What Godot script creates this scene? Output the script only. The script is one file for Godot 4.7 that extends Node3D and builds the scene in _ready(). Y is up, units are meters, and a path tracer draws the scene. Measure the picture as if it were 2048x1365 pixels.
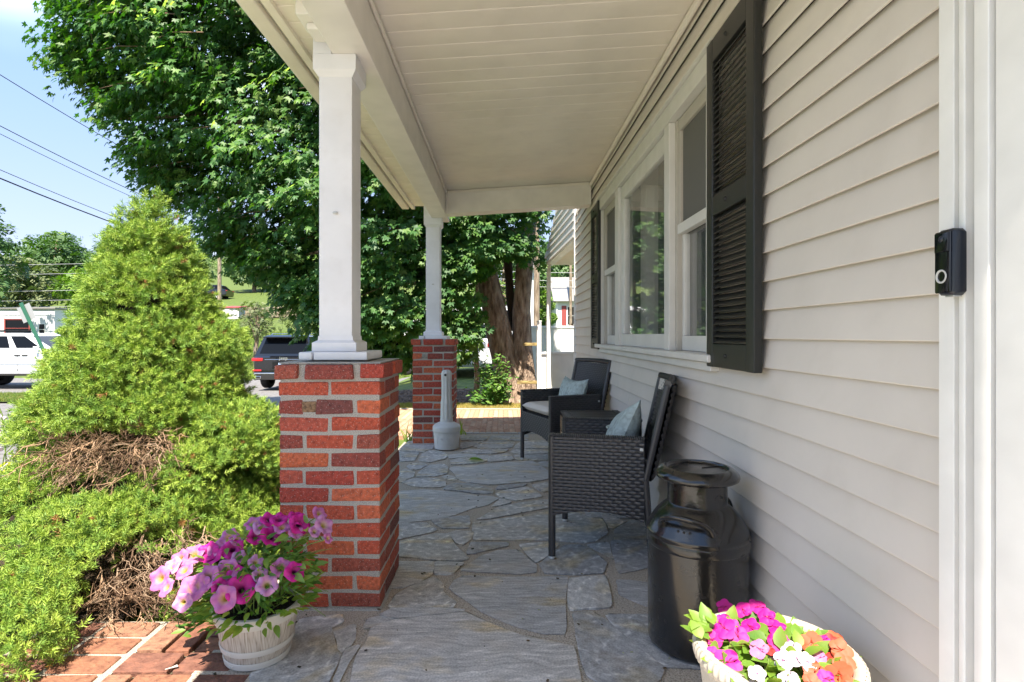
extends Node3D
# A covered flagstone porch seen along the house wall. x to the right, y up, the porch runs towards -z; d is the distance -z in metres.

const EYE := 1.08            # height of the camera above the flagstones
const WALL := 0.87           # x of the clapboard wall
var rng := RandomNumberGenerator.new()
var used := {}
var M := {}
var T := {}

# ---------------------------------------------------------------- mesh building
class MB:
	var v := PackedVector3Array()
	var uv := PackedVector2Array()
	var col := PackedColorArray()
	var idx := PackedInt32Array()
	var tint := Color.WHITE
	var tinted := false

	func p(a: Vector3, t := Vector2.ZERO) -> int:
		v.append(a)
		uv.append(t)
		col.append(tint)
		return v.size() - 1

	func tri(a: int, b: int, c: int) -> void:   # counter-clockwise from outside; stored clockwise
		idx.append(a)
		idx.append(c)
		idx.append(b)

	func quad(a: int, b: int, c: int, e: int) -> void:
		tri(a, b, c)
		tri(a, c, e)

	func out_tri(a: int, b: int, c: int, mid: Vector3) -> void:
		var n := (v[b] - v[a]).cross(v[c] - v[a])
		if n.dot((v[a] + v[b] + v[c]) / 3.0 - mid) >= 0.0:
			tri(a, b, c)
		else:
			tri(a, c, b)

	func out_quad(a: int, b: int, c: int, e: int, mid: Vector3) -> void:
		var n := (v[c] - v[a]).cross(v[e] - v[b])
		if n.dot((v[a] + v[b] + v[c] + v[e]) / 4.0 - mid) >= 0.0:
			quad(a, b, c, e)
		else:
			quad(a, e, c, b)

	func flat(pts: Array, mid := Vector3.INF) -> void:   # a flat polygon of its own
		var k := []
		for q in pts:
			k.append(p(q))
		for i in range(1, k.size() - 1):
			if mid == Vector3.INF:
				tri(k[0], k[i], k[i + 1])
			else:
				out_tri(k[0], k[i], k[i + 1], mid)

	func box(c: Vector3, s: Vector3, bev := 0.0, bas := Basis(), rough := 0.0, r: RandomNumberGenerator = null) -> void:
		var h := s / 2.0
		var id := {}
		for sx in [-1, 1]:
			for sy in [-1, 1]:
				for sz in [-1, 1]:
					var wob := Vector3.ZERO
					if rough > 0.0:
						wob = Vector3(r.randf_range(-rough, rough), r.randf_range(-rough, rough), r.randf_range(-rough, rough))
					var f := Vector3(sx, sy, sz)
					id[[sx, sy, sz, 0]] = p(c + bas * (f * Vector3(h.x, h.y - bev, h.z - bev) + wob))
					id[[sx, sy, sz, 1]] = p(c + bas * (f * Vector3(h.x - bev, h.y, h.z - bev) + wob))
					id[[sx, sy, sz, 2]] = p(c + bas * (f * Vector3(h.x - bev, h.y - bev, h.z) + wob))
		for s1 in [-1, 1]:
			out_quad(id[[s1, -1, -1, 0]], id[[s1, 1, -1, 0]], id[[s1, 1, 1, 0]], id[[s1, -1, 1, 0]], c)
			out_quad(id[[-1, s1, -1, 1]], id[[1, s1, -1, 1]], id[[1, s1, 1, 1]], id[[-1, s1, 1, 1]], c)
			out_quad(id[[-1, -1, s1, 2]], id[[1, -1, s1, 2]], id[[1, 1, s1, 2]], id[[-1, 1, s1, 2]], c)
		if bev > 0.0:
			for s1 in [-1, 1]:
				for s2 in [-1, 1]:
					out_quad(id[[s1, s2, -1, 0]], id[[s1, s2, 1, 0]], id[[s1, s2, 1, 1]], id[[s1, s2, -1, 1]], c)
					out_quad(id[[s1, -1, s2, 0]], id[[s1, 1, s2, 0]], id[[s1, 1, s2, 2]], id[[s1, -1, s2, 2]], c)
					out_quad(id[[-1, s1, s2, 1]], id[[1, s1, s2, 1]], id[[1, s1, s2, 2]], id[[-1, s1, s2, 2]], c)
					for s3 in [-1, 1]:
						out_tri(id[[s1, s2, s3, 0]], id[[s1, s2, s3, 1]], id[[s1, s2, s3, 2]], c)

	func tube(pts: Array, rad: Array, sides := 8, cap := true, squash := 1.0) -> void:
		var up := Vector3.UP
		var rings := []
		for i in pts.size():
			var dir: Vector3 = (pts[mini(i + 1, pts.size() - 1)] - pts[maxi(i - 1, 0)]).normalized()
			if i == 0 and absf(dir.dot(up)) > 0.95:
				up = Vector3.RIGHT
			var a := up.cross(dir).normalized()
			up = dir.cross(a).normalized()
			var ring := []
			for k in sides:
				var t := TAU * k / sides
				ring.append(p(pts[i] + (a * cos(t) + up * sin(t) * squash) * rad[i], Vector2(float(k) / sides, float(i))))
			rings.append(ring)
		for i in pts.size() - 1:
			for k in sides:
				quad(rings[i][k], rings[i][(k + 1) % sides], rings[i + 1][(k + 1) % sides], rings[i + 1][k])
		if cap:
			for e in [0, pts.size() - 1]:
				var mid := p(pts[e])
				var q := []
				for k in sides:
					q.append(p(v[rings[e][k]]))
				for k in sides:
					if e == 0:
						tri(mid, q[(k + 1) % sides], q[k])
					else:
						tri(mid, q[k], q[(k + 1) % sides])

	# a profile of Vector2(radius, height) turned about y; a point given twice makes a sharp edge
	func lathe(prof: Array, segs := 40, at := Vector3.ZERO, flutes := 0, deep := 0.0, oval := 1.0) -> void:
		var prev := []
		for i in prof.size():
			var ring := []
			var q: Vector2 = prof[i]
			for k in segs + 1:
				var t := TAU * k / segs
				var r: float = q.x
				if flutes > 0 and q.x > 0.0:
					r += deep * cos(t * flutes)
				ring.append(p(at + Vector3(cos(t) * r, q.y, sin(t) * r * oval), Vector2(float(k) / segs, q.y)))
			if i > 0 and not prof[i].is_equal_approx(prof[i - 1]):
				for k in segs:
					quad(prev[k], ring[k], ring[k + 1], prev[k + 1])
			prev = ring

	# an outline in the ground plane (Vector2(x, z), any direction) with a bevelled top
	func slab(pts: PackedVector2Array, low: float, high: float, bev: float, at := Vector2.ZERO, turn := 0.0, per := 1.6, shift := Vector2.ZERO, seal := true) -> void:
		var o := pts
		if not Geometry2D.is_polygon_clockwise(o):
			o.reverse()
		var inner := PackedVector2Array()
		var n := o.size()
		for i in n:
			var a := (o[i] - o[(i + n - 1) % n]).normalized()
			var b := (o[(i + 1) % n] - o[i]).normalized()
			var w := (a.orthogonal() + b.orthogonal())
			w = w.normalized() if w.length() > 0.1 else a.orthogonal()
			inner.append(o[i] - w * bev)
		if Geometry2D.triangulate_polygon(inner).is_empty():
			inner = o
		var mid := Vector3(at.x, low, at.y)
		var rings := []
		for r in 3:
			var ring := []
			for i in n:
				var q: Vector2 = inner[i] if r == 2 else o[i]
				var y := low if r == 0 else (high - bev * 0.6 if r == 1 else high)
				ring.append(p(Vector3(q.x, y, q.y), ((q - at).rotated(turn)) / per + shift))
			rings.append(ring)
		for r in 2:
			for i in n:
				out_quad(rings[r][i], rings[r][(i + 1) % n], rings[r + 1][(i + 1) % n], rings[r + 1][i], mid)
		for t in [Geometry2D.triangulate_polygon(inner)]:
			for i in range(0, t.size(), 3):
				out_tri(rings[2][t[i]], rings[2][t[i + 1]], rings[2][t[i + 2]], mid - Vector3(0, 5, 0))

	# rings of equally many points, joined one to the next, with flat faces
	func loft(rings: Array, closed := true, caps := true) -> void:
		var mid := Vector3.ZERO
		for r in rings:
			for q in r:
				mid += q
		mid /= float(rings.size() * rings[0].size())
		var n: int = rings[0].size()
		for i in rings.size() - 1:
			for k in (n if closed else n - 1):
				var a: Vector3 = rings[i][k]
				var b: Vector3 = rings[i][(k + 1) % n]
				var c: Vector3 = rings[i + 1][(k + 1) % n]
				var e: Vector3 = rings[i + 1][k]
				out_quad(p(a), p(b), p(c), p(e), mid)
		if caps:
			flat(rings[0], mid)
			flat(rings[-1], mid)

	func mesh(m: Material = null) -> ArrayMesh:
		var n := PackedVector3Array()
		n.resize(v.size())
		for i in range(0, idx.size(), 3):
			var w := (v[idx[i + 2]] - v[idx[i]]).cross(v[idx[i + 1]] - v[idx[i]])
			n[idx[i]] += w
			n[idx[i + 1]] += w
			n[idx[i + 2]] += w
		for i in n.size():
			n[i] = n[i].normalized() if n[i].length_squared() > 1e-24 else Vector3.UP
		var a := []
		a.resize(Mesh.ARRAY_MAX)
		a[Mesh.ARRAY_VERTEX] = v
		a[Mesh.ARRAY_NORMAL] = n
		a[Mesh.ARRAY_TEX_UV] = uv
		if tinted:
			a[Mesh.ARRAY_COLOR] = col
		a[Mesh.ARRAY_INDEX] = idx
		var am := ArrayMesh.new()
		am.add_surface_from_arrays(Mesh.PRIMITIVE_TRIANGLES, a)
		if m:
			am.surface_set_material(0, m)
		return am

# ---------------------------------------------------------------- naming and placing
func numbered(called: String, parent: Node) -> String:
	var k := "%d/%s" % [parent.get_instance_id(), called]
	var n: int = used.get(k, 0)
	used[k] = n + 1
	return called if n == 0 else "%s_%03d" % [called, n]

func P(x: float, y: float, d: float) -> Vector3:
	return Vector3(x, y, -d)

func obj(called: String, shape: Mesh, m: Material, parent: Node3D = self, at := Vector3.ZERO, bas := Basis()) -> MeshInstance3D:
	var o := MeshInstance3D.new()
	o.name = numbered(called, parent)
	o.mesh = shape
	if m:
		o.material_override = m
	o.transform = Transform3D(bas, at)
	parent.add_child(o, true)
	return o

func tag(o: Node, label: String, category: String, group := "") -> Node:
	o.set_meta("label", label)
	o.set_meta("category", category)
	if group:
		o.set_meta("group", group)
	return o

func thing(called: String, label: String, category: String, at := Vector3.ZERO, turn := 0.0, group := "") -> Node3D:
	var o := Node3D.new()
	o.name = numbered(called, self)
	o.transform = Transform3D(Basis(Vector3.UP, turn), at)
	add_child(o, true)
	tag(o, label, category, group)
	return o

func struct(called: String, shape: Mesh, m: Material, parent: Node3D = self) -> MeshInstance3D:
	var o := obj(called, shape, m, parent)
	o.set_meta("kind", "structure")
	return o

func stuff(o: Node) -> Node:
	o.set_meta("kind", "stuff")
	return o

func dup(root: Node3D, at: Vector3, turn: float, label: String, group := "") -> Node3D:
	var r: Node3D = root.duplicate()
	r.name = numbered(String(root.name), self)
	add_child(r, true)
	r.transform = Transform3D(Basis(Vector3.UP, turn), at)
	r.set_meta("label", label)
	if group:
		r.set_meta("group", group)
	return r

func scatter(called: String, shape: Mesh, m: Material, where: Array, tints: Array, parent: Node3D = self) -> MultiMeshInstance3D:
	var mm := MultiMesh.new()
	mm.transform_format = MultiMesh.TRANSFORM_3D
	mm.use_colors = true
	mm.mesh = shape
	mm.instance_count = where.size()
	for i in where.size():
		mm.set_instance_transform(i, where[i])
		mm.set_instance_color(i, tints[i % tints.size()])
	var o := MultiMeshInstance3D.new()
	o.name = numbered(called, parent)
	o.multimesh = mm
	o.material_override = m
	parent.add_child(o, true)
	stuff(o)
	return o

func aim(dir: Vector3, spin := 0.0) -> Basis:    # a basis whose y runs along dir
	var y := dir.normalized()
	var x := y.cross(Vector3.FORWARD if absf(y.z) < 0.9 else Vector3.RIGHT).normalized()
	return Basis(x, y, x.cross(y)) * Basis(Vector3.UP, spin)

func rnd(a: float, b: float) -> float:
	return rng.randf_range(a, b)

func pick(a: Array):
	return a[rng.randi() % a.size()]

# ---------------------------------------------------------------- materials
func ramp(stops: Array) -> Gradient:
	var g := Gradient.new()
	var o := PackedFloat32Array()
	var c := PackedColorArray()
	for s in stops:
		o.append(s[0])
		c.append(Color(s[1], s[1], s[1]) if s[1] is float else s[1])
	g.offsets = o
	g.colors = c
	return g

func noise_tex(key: String, sd: int, freq: float, oct: int, stops: Array, side := 256, kind := FastNoiseLite.TYPE_SIMPLEX_SMOOTH) -> NoiseTexture2D:
	var f := FastNoiseLite.new()
	f.seed = sd
	f.noise_type = kind
	f.frequency = freq
	f.fractal_octaves = oct
	if kind == FastNoiseLite.TYPE_CELLULAR:
		f.fractal_type = FastNoiseLite.FRACTAL_NONE
	var t := NoiseTexture2D.new()
	t.width = side
	t.height = side
	t.seamless = true
	t.normalize = true
	t.color_ramp = ramp(stops)
	t.noise = f
	T[key] = t
	return t

func mat(key: String, c: Color, rough := 0.8, o := {}) -> StandardMaterial3D:
	var m := StandardMaterial3D.new()
	m.resource_name = key
	m.albedo_color = c.linear_to_srgb()
	m.roughness = rough
	if o.has("map"):
		m.albedo_texture = T[o.map]
	if o.has("bump"):
		m.heightmap_enabled = true
		m.heightmap_texture = T[o.bump]
		m.heightmap_scale = o.get("high", 0.2)
	if o.has("rmap"):
		m.roughness_texture = T[o.rmap]
	if o.has("scale") or o.has("world"):
		m.uv1_triplanar = true
		m.uv1_world_triplanar = o.get("world", true)
		var s = o.get("scale", 1.0)
		m.uv1_scale = s if s is Vector3 else Vector3(s, s, s)
		m.uv1_triplanar_sharpness = 4.0
	if o.has("shift"):
		m.uv1_offset = o.shift
	if o.has("metal"):
		m.metallic = o.metal
	if o.has("spec"):
		m.metallic_specular = o.spec
	if o.has("coat"):
		m.clearcoat_enabled = true
		m.clearcoat = o.coat
		m.clearcoat_roughness = o.get("coat_rough", 0.1)
	if o.has("back"):
		m.backlight_enabled = true
		m.backlight = o.back.linear_to_srgb()
	if o.has("over"):
		m.detail_enabled = true
		m.detail_blend_mode = BaseMaterial3D.BLEND_MODE_MIX
		m.detail_albedo = T[o.over]
	if o.has("tint"):
		m.vertex_color_use_as_albedo = true
	m.cull_mode = BaseMaterial3D.CULL_DISABLED
	M[key] = m
	return m

func stone_picture(sd: int, streak: float, vein: float) -> ImageTexture:
	var a := FastNoiseLite.new()
	a.seed = sd
	a.frequency = 0.011
	a.fractal_octaves = 4
	var b := FastNoiseLite.new()
	b.seed = sd + 1
	b.frequency = 0.06
	b.fractal_octaves = 3
	var r := FastNoiseLite.new()
	r.seed = sd + 2
	r.frequency = 0.016
	r.fractal_type = FastNoiseLite.FRACTAL_RIDGED
	r.fractal_octaves = 4
	var side := 640
	var im := Image.create(side, side, false, Image.FORMAT_RGB8)
	for y in side:
		for x in side:
			var w := a.get_noise_2d(x * 0.7, y * 0.7) * 12.0
			var s := a.get_noise_2d(x * (1.0 - streak * 0.88) + 400.0, (y + w) * (1.0 + streak * 3.0))
			var f := b.get_noise_2d(x * (1.0 - streak * 0.8), (y + w) * (1.0 + streak * 1.5))
			var g := b.get_noise_2d(x * 5.0 + 90.0, y * 5.0)
			var l := 0.78 + 0.07 * s + 0.13 * f + 0.15 * g
			var k := r.get_noise_2d(x * (1.0 - streak * 0.75), (y + w) * (1.0 + streak * 1.2))
			l += 0.7 * vein * smoothstep(0.45, 0.85, k) * (0.7 + f)
			var warm := clampf(a.get_noise_2d(x * 0.5 + 900.0, y * 0.9) * 1.7 - 0.1, 0.0, 1.0)
			l = clampf(l, 0.08, 1.0)
			im.set_pixel(x, y, Color(minf(1.0, l * (1.0 + 0.10 * warm)), l, minf(1.0, l * (1.02 - 0.20 * warm))))
	return ImageTexture.create_from_image(im)

func _ready() -> void:
	rng.seed = 20
	# ---- camera: level, a shifted lens keeps the uprights upright
	var cam := Camera3D.new()
	cam.name = "camera"
	cam.projection = Camera3D.PROJECTION_FRUSTUM
	cam.near = 0.05
	cam.far = 900.0
	cam.size = 0.05 * 1365.0 / 1105.0
	cam.frustum_offset = Vector2(0.05 * 19.0 / 1105.0, -0.05 * 12.5 / 1105.0)
	cam.position = Vector3(0, EYE, 0)
	add_child(cam)
	# ---- sky
	var sky_mat := ProceduralSkyMaterial.new()
	sky_mat.sky_top_color = Color(0.24, 0.32, 0.435)
	sky_mat.sky_horizon_color = Color(0.40, 0.415, 0.44)
	sky_mat.sky_curve = 0.16
	sky_mat.ground_bottom_color = Color(0.25, 0.26, 0.22)
	sky_mat.ground_horizon_color = Color(0.55, 0.60, 0.62)
	sky_mat.sun_angle_max = 20.0
	sky_mat.sky_energy_multiplier = 1.0
	sky_mat.sky_cover = sky_clouds()
	sky_mat.sky_cover_modulate = Color(1, 1, 1, 0.13)
	var sky := Sky.new()
	sky.sky_material = sky_mat
	var env := Environment.new()
	env.background_mode = Environment.BG_SKY
	env.sky = sky
	env.background_energy_multiplier = 1.1
	env.tonemap_mode = Environment.TONE_MAPPER_LINEAR
	env.tonemap_exposure = 7.4
	env.sdfgi_enabled = true
	env.ssao_enabled = true
	env.ssil_enabled = true
	var we := WorldEnvironment.new()
	we.name = "environment"
	we.environment = env
	add_child(we)
	# ---- sun: high, from behind the camera, along the porch
	var sun := DirectionalLight3D.new()
	sun.name = "sun"
	sun.light_color = Color(1.0, 0.955, 0.885)
	sun.light_energy = 0.6
	sun.light_angular_distance = 0.5
	sun.shadow_enabled = true
	sun.basis = Basis.looking_at(Vector3(0.03, -1.0, -0.60))
	add_child(sun)

	make_textures()
	make_materials()
	# ---- the setting and large structures
	ground_and_roads()
	porch_floor()
	brick_walk()
	brick_patio()
	house()
	porch_roof()
	doorbell()
	brick_pier("red brick pier nearest the camera, holding up the near porch column", 2.178, 14, -0.004, true)
	brick_pier("red brick pier at the far end of the porch behind the white ash receptacle", 5.42, 15, 0.0, false)
	porch_column("white square porch column on the near brick pier", 2.385, 0.975)
	porch_column("white square porch column on the far brick pier", 5.62, 1.035)
	# ---- furniture and pots
	seating()
	side_table()
	milk_can()
	ash_receptacle()
	petunia_pot()
	impatiens_pot()
	# ---- plants
	spruce()
	maple()
	small_plants()
	# ---- street and beyond
	vehicles()
	street_things()
	far_buildings()
	far_trees()
	wires()

func sky_clouds() -> ImageTexture:
	var f := FastNoiseLite.new()
	f.seed = 5
	f.frequency = 0.9
	f.fractal_octaves = 5
	var w := 512
	var h := 256
	var im := Image.create(w, h, false, Image.FORMAT_RGBA8)
	for y in h:
		var up := (0.5 - (y + 0.5) / h) * PI
		for x in w:
			var t := TAU * (x + 0.5) / w
			var e := Vector3(cos(t) * cos(up), sin(up), sin(t) * cos(up))
			var q := e / (maxf(e.y, 0.0) + 0.22)
			var n := f.get_noise_3d(q.x * 0.8, q.y * 0.5, q.z * 0.8)
			var c := smoothstep(-0.05, 0.45, n) * smoothstep(0.0, 0.12, e.y)
			im.set_pixel(x, y, Color(1, 1, 1, c))
	return ImageTexture.create_from_image(im)

func make_textures() -> void:
	noise_tex("mottle", 1, 0.012, 5, [[0.0, 0.72], [0.5, 0.92], [1.0, 1.0]])
	noise_tex("soft", 2, 0.008, 3, [[0.0, 0.95], [1.0, 1.0]])
	noise_tex("fine", 3, 0.09, 4, [[0.0, 0.0], [1.0, 1.0]])
	noise_tex("grit", 4, 0.16, 3, [[0.0, 0.55], [0.5, 0.9], [1.0, 1.0]])
	noise_tex("brick_face", 6, 0.02, 5, [[0.0, Color(0.60, 0.52, 0.52)], [0.25, Color(0.76, 0.72, 0.71)], [0.5, Color(0.84, 0.82, 0.81)], [0.8, Color(0.92, 0.88, 0.85)], [1.0, Color(1, 1, 1)]])
	noise_tex("brick_bump", 7, 0.05, 5, [[0.0, 0.0], [1.0, 1.0]])
	noise_tex("asphalt", 8, 0.05, 5, [[0.0, 0.70], [0.5, 0.88], [1.0, 1.0]])
	noise_tex("grass", 9, 0.03, 5, [[0.0, Color(0.50, 0.60, 0.40)], [0.5, Color(0.78, 0.84, 0.62)], [1.0, Color(1.0, 0.98, 0.75)]])
	noise_tex("wood", 10, 0.02, 5, [[0.0, Color(0.40, 0.36, 0.33)], [0.35, Color(0.66, 0.62, 0.58)], [0.6, Color(0.85, 0.82, 0.78)], [1.0, Color(1, 1, 1)]])
	noise_tex("bark", 11, 0.03, 5, [[0.0, 0.0], [0.5, 0.55], [1.0, 1.0]], 512)
	noise_tex("bark_tone", 12, 0.015, 5, [[0.0, Color(0.45, 0.40, 0.36)], [0.5, Color(0.78, 0.72, 0.68)], [1.0, Color(1, 0.98, 0.95)]])
	noise_tex("leaf", 13, 0.04, 4, [[0.0, Color(0.74, 0.78, 0.70)], [1.0, Color(1, 1, 1)]])
	noise_tex("smudge", 14, 0.02, 4, [[0.0, 0.35], [0.5, 0.65], [1.0, 1.0]])
	noise_tex("cloth", 15, 0.2, 2, [[0.0, 0.0], [1.0, 1.0]])
	noise_tex("efflo", 41, 0.06, 5, [[0.0, Color(0.86, 0.80, 0.76, 0.0)], [0.74, Color(0.86, 0.80, 0.76, 0.0)], [0.84, Color(0.88, 0.83, 0.80, 0.55)], [1.0, Color(0.92, 0.88, 0.86, 0.8)]])
	noise_tex("stain", 43, 0.010, 5, [[0.0, Color(0.70, 0.58, 0.44, 0.35)], [0.22, Color(0.72, 0.62, 0.5, 0.15)], [0.42, Color(0.7, 0.62, 0.5, 0.0)], [0.80, Color(0.3, 0.3, 0.3, 0.0)], [1.0, Color(0.33, 0.33, 0.33, 0.35)]], 512)
	noise_tex("grime", 44, 0.012, 5, [[0.0, Color(0.55, 0.48, 0.38, 0.07)], [0.30, Color(0.6, 0.54, 0.45, 0.02)], [0.5, Color(0.6, 0.55, 0.45, 0.0)], [1.0, Color(0.6, 0.55, 0.45, 0.0)]], 512)
	noise_tex("stave", 16, 0.02, 5, [[0.0, Color(0.45, 0.42, 0.40)], [0.25, Color(0.78, 0.75, 0.72)], [0.5, Color(0.88, 0.86, 0.84)], [1.0, Color(1, 1, 1)]])
	T["stone_a"] = stone_picture(31, 0.80, 0.13)
	T["stone_b"] = stone_picture(51, 0.15, 0.30)

func make_materials() -> void:
	mat("siding", Color(0.74, 0.68, 0.615), 0.5, {"map": "soft", "scale": 0.8, "over": "grime"})
	mat("trim", Color(0.88, 0.865, 0.835), 0.42, {"map": "soft", "scale": 3.0})
	mat("ceiling", Color(0.90, 0.83, 0.735), 0.5, {"map": "soft", "scale": 0.9, "over": "grime"})
	mat("soffit", Color(0.88, 0.80, 0.68), 0.5, {"map": "soft", "scale": 1.5})
	mat("beam", Color(0.87, 0.82, 0.76), 0.45, {"map": "soft", "scale": 2.0})
	mat("column", Color(0.83, 0.815, 0.83), 0.4, {"map": "soft", "scale": 1.6, "over": "grime"})
	mat("mortar", Color(0.58, 0.55, 0.50), 0.95, {"map": "grit", "bump": "fine", "high": 0.5, "scale": 6.0})
	mat("bed", Color(0.60, 0.515, 0.415), 0.95, {"map": "grit", "bump": "fine", "high": 0.3, "scale": 3.0})
	mat("walk_mortar", Color(0.50, 0.45, 0.375), 0.95, {"map": "grit", "bump": "fine", "high": 0.3, "scale": 5.0})
	mat("concrete", Color(0.60, 0.585, 0.55), 0.95, {"map": "asphalt", "scale": 0.8})
	mat("walk_joint", Color(0.16, 0.13, 0.08), 1.0, {"map": "grit", "bump": "fine", "high": 0.6, "scale": 5.0})
	var reds := [Color(0.42, 0.08, 0.042), Color(0.47, 0.115, 0.05), Color(0.35, 0.055, 0.036), Color(0.25, 0.055, 0.042), Color(0.17, 0.055, 0.05), Color(0.52, 0.13, 0.06), Color(0.40, 0.085, 0.055), Color(0.30, 0.075, 0.05)]
	for i in reds.size():
		mat("brick%d" % i, reds[i] * 1.55, 0.82, {"map": "brick_face", "bump": "brick_bump", "high": 0.45, "scale": 8.0, "shift": Vector3(i * 0.37, i * 0.21, i * 0.13), "over": "efflo"})
	mat("grey_brick", Color(0.42, 0.40, 0.37), 0.9, {"map": "brick_face", "bump": "brick_bump", "high": 0.3, "scale": 5.0})
	var pav := [Color(0.42, 0.20, 0.12), Color(0.36, 0.16, 0.10), Color(0.46, 0.25, 0.16), Color(0.32, 0.15, 0.105)]
	for i in pav.size():
		mat("paver%d" % i, pav[i] * 0.85, 0.9, {"map": "brick_face", "bump": "brick_bump", "high": 0.3, "scale": 4.0, "shift": Vector3(i * 0.3, 0, i * 0.6)})
	var pat := [Color(0.52, 0.30, 0.19), Color(0.47, 0.25, 0.155), Color(0.57, 0.36, 0.24), Color(0.49, 0.31, 0.21)]
	for i in pat.size():
		mat("patio%d" % i, pat[i], 0.9, {"map": "mottle", "bump": "brick_bump", "high": 0.2, "scale": 4.0, "shift": Vector3(i * 0.3, 0, i * 0.6)})
	# stones: grey, pale grey, banded grey, mottled, pale, slate, dark banded, dark veined, tan banded
	var st := [Color(0.78, 0.765, 0.715), Color(0.84, 0.81, 0.74), Color(0.86, 0.835, 0.765), Color(0.81, 0.78, 0.705), Color(0.92, 0.885, 0.80), Color(0.64, 0.635, 0.61), Color(0.75, 0.725, 0.67), Color(0.68, 0.665, 0.625), Color(0.91, 0.85, 0.75)]
	var striped := [0, 0, 1, 0, 0, 0, 1, 0, 1]
	for i in st.size():
		var m := mat("stone%d" % i, st[i], 0.72, {"map": "stone_a" if striped[i] else "stone_b", "bump": "stone_a" if striped[i] else "stone_b", "high": 0.18 if striped[i] else 0.25, "over": "stain"})
		m.texture_repeat = true
	mat("wicker", Color(0.034, 0.034, 0.038), 0.42, {"spec": 0.6})
	mat("wicker_dark", Color(0.010, 0.010, 0.011), 0.6)
	mat("cushion", Color(0.66, 0.60, 0.54), 0.9, {"bump": "cloth", "high": 0.08, "scale": 14.0})
	mat("pillow", Color(0.50, 0.60, 0.60), 0.85, {"map": "mottle", "bump": "cloth", "high": 0.1, "scale": 9.0})
	mat("table_top", Color(0.045, 0.042, 0.042), 0.45, {"map": "mottle", "scale": Vector3(2, 6, 9)})
	mat("table_wood", Color(0.30, 0.185, 0.10), 0.6, {"map": "wood", "scale": Vector3(8, 10, 1.5)})
	mat("can_black", Color(0.009, 0.009, 0.0095), 0.33, {"rmap": "smudge", "bump": "fine", "high": 0.05, "scale": 3.0, "coat": 0.6, "coat_rough": 0.16})
	mat("plastic_grey", Color(0.60, 0.60, 0.58), 0.5, {"map": "soft", "scale": 4.0})
	mat("black", Color(0.012, 0.012, 0.013), 0.5)
	mat("gloss_black", Color(0.006, 0.006, 0.008), 0.08)
	mat("bell_side", Color(0.012, 0.016, 0.026), 0.35)
	mat("silver", Color(0.6, 0.62, 0.64), 0.3, {"metal": 0.9})
	mat("shutter", Color(0.019, 0.0195, 0.018), 0.38)
	mat("frame", Color(0.72, 0.70, 0.66), 0.45, {"map": "soft", "scale": 3.0})
	mat("frame_tan", Color(0.50, 0.46, 0.40), 0.5, {"map": "soft", "scale": 3.0})
	var glass := mat("glass", Color(0.55, 0.58, 0.58), 0.02)
	glass.transparency = BaseMaterial3D.TRANSPARENCY_ALPHA
	glass.albedo_color.a = 0.08
	glass.metallic_specular = 0.8
	mat("curtain", Color(0.66, 0.64, 0.60), 0.9, {"back": Color(0.3, 0.3, 0.28)})
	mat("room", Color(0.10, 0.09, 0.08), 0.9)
	mat("screen", Color(0.17, 0.165, 0.15), 0.8, {"map": "grit", "scale": 30.0})
	mat("planter_stave", Color(0.64, 0.60, 0.54), 0.75, {"map": "stave", "bump": "bark", "high": 0.06, "scale": Vector3(22, 1.6, 22)})
	mat("planter_band", Color(0.60, 0.575, 0.53), 0.5, {"map": "soft", "scale": 4.0})
	mat("fluted", Color(0.48, 0.43, 0.355), 0.6, {"map": "soft", "bump": "fine", "high": 0.05, "scale": 4.0})
	mat("soil", Color(0.035, 0.022, 0.014), 1.0, {"map": "grit", "bump": "fine", "high": 1.5, "scale": 4.0})
	mat("mulch", Color(0.24, 0.15, 0.095), 1.0, {"map": "mottle", "bump": "fine", "high": 3.0, "scale": 1.5})
	mat("grass", Color(0.145, 0.185, 0.05), 0.95, {"map": "grass", "bump": "fine", "high": 2.0, "scale": 0.35})
	mat("asphalt", Color(0.23, 0.22, 0.215), 0.92, {"map": "asphalt", "bump": "fine", "high": 0.4, "scale": 0.5})
	mat("bark", Color(0.58, 0.50, 0.42), 0.95, {"map": "bark_tone", "bump": "bark", "high": 3.2, "scale": Vector3(3.0, 0.7, 3.0)})
	mat("twig", Color(0.20, 0.13, 0.085), 0.9)
	mat("dead", Color(0.33, 0.235, 0.16), 0.9, {"tint": true})
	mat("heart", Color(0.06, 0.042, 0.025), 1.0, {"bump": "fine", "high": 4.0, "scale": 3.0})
	mat("needle", Color(1, 1, 1), 0.6, {"tint": true, "back": Color(0.10, 0.14, 0.02)})
	mat("leafy", Color(1, 1, 1), 0.5, {"tint": true, "back": Color(0.52, 0.78, 0.10)})
	mat("far_leaf", Color(1, 1, 1), 0.6, {"tint": true, "back": Color(0.4, 0.55, 0.1)})
	mat("petal", Color(1, 1, 1), 0.6, {"tint": true, "back": Color(0.25, 0.25, 0.25)})
	var greens := [Color(0.045, 0.125, 0.022), Color(0.065, 0.165, 0.024), Color(0.10, 0.21, 0.035), Color(0.035, 0.10, 0.024)]
	for i in greens.size():
		mat("maple%d" % i, greens[i] * 1.1, 0.5, {"back": Color(0.52, 0.78, 0.10)})
	mat("herb0", Color(0.12, 0.235, 0.03), 0.5, {"back": Color(0.4, 0.5, 0.06)})
	mat("herb1", Color(0.085, 0.19, 0.028), 0.5, {"back": Color(0.4, 0.5, 0.06)})
	mat("herb2", Color(0.15, 0.26, 0.032), 0.5, {"back": Color(0.4, 0.5, 0.06)})
	mat("hosta", Color(0.42, 0.46, 0.04), 0.5, {"back": Color(0.45, 0.45, 0.04)})
	mat("stalk", Color(0.16, 0.24, 0.05), 0.6)
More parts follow.
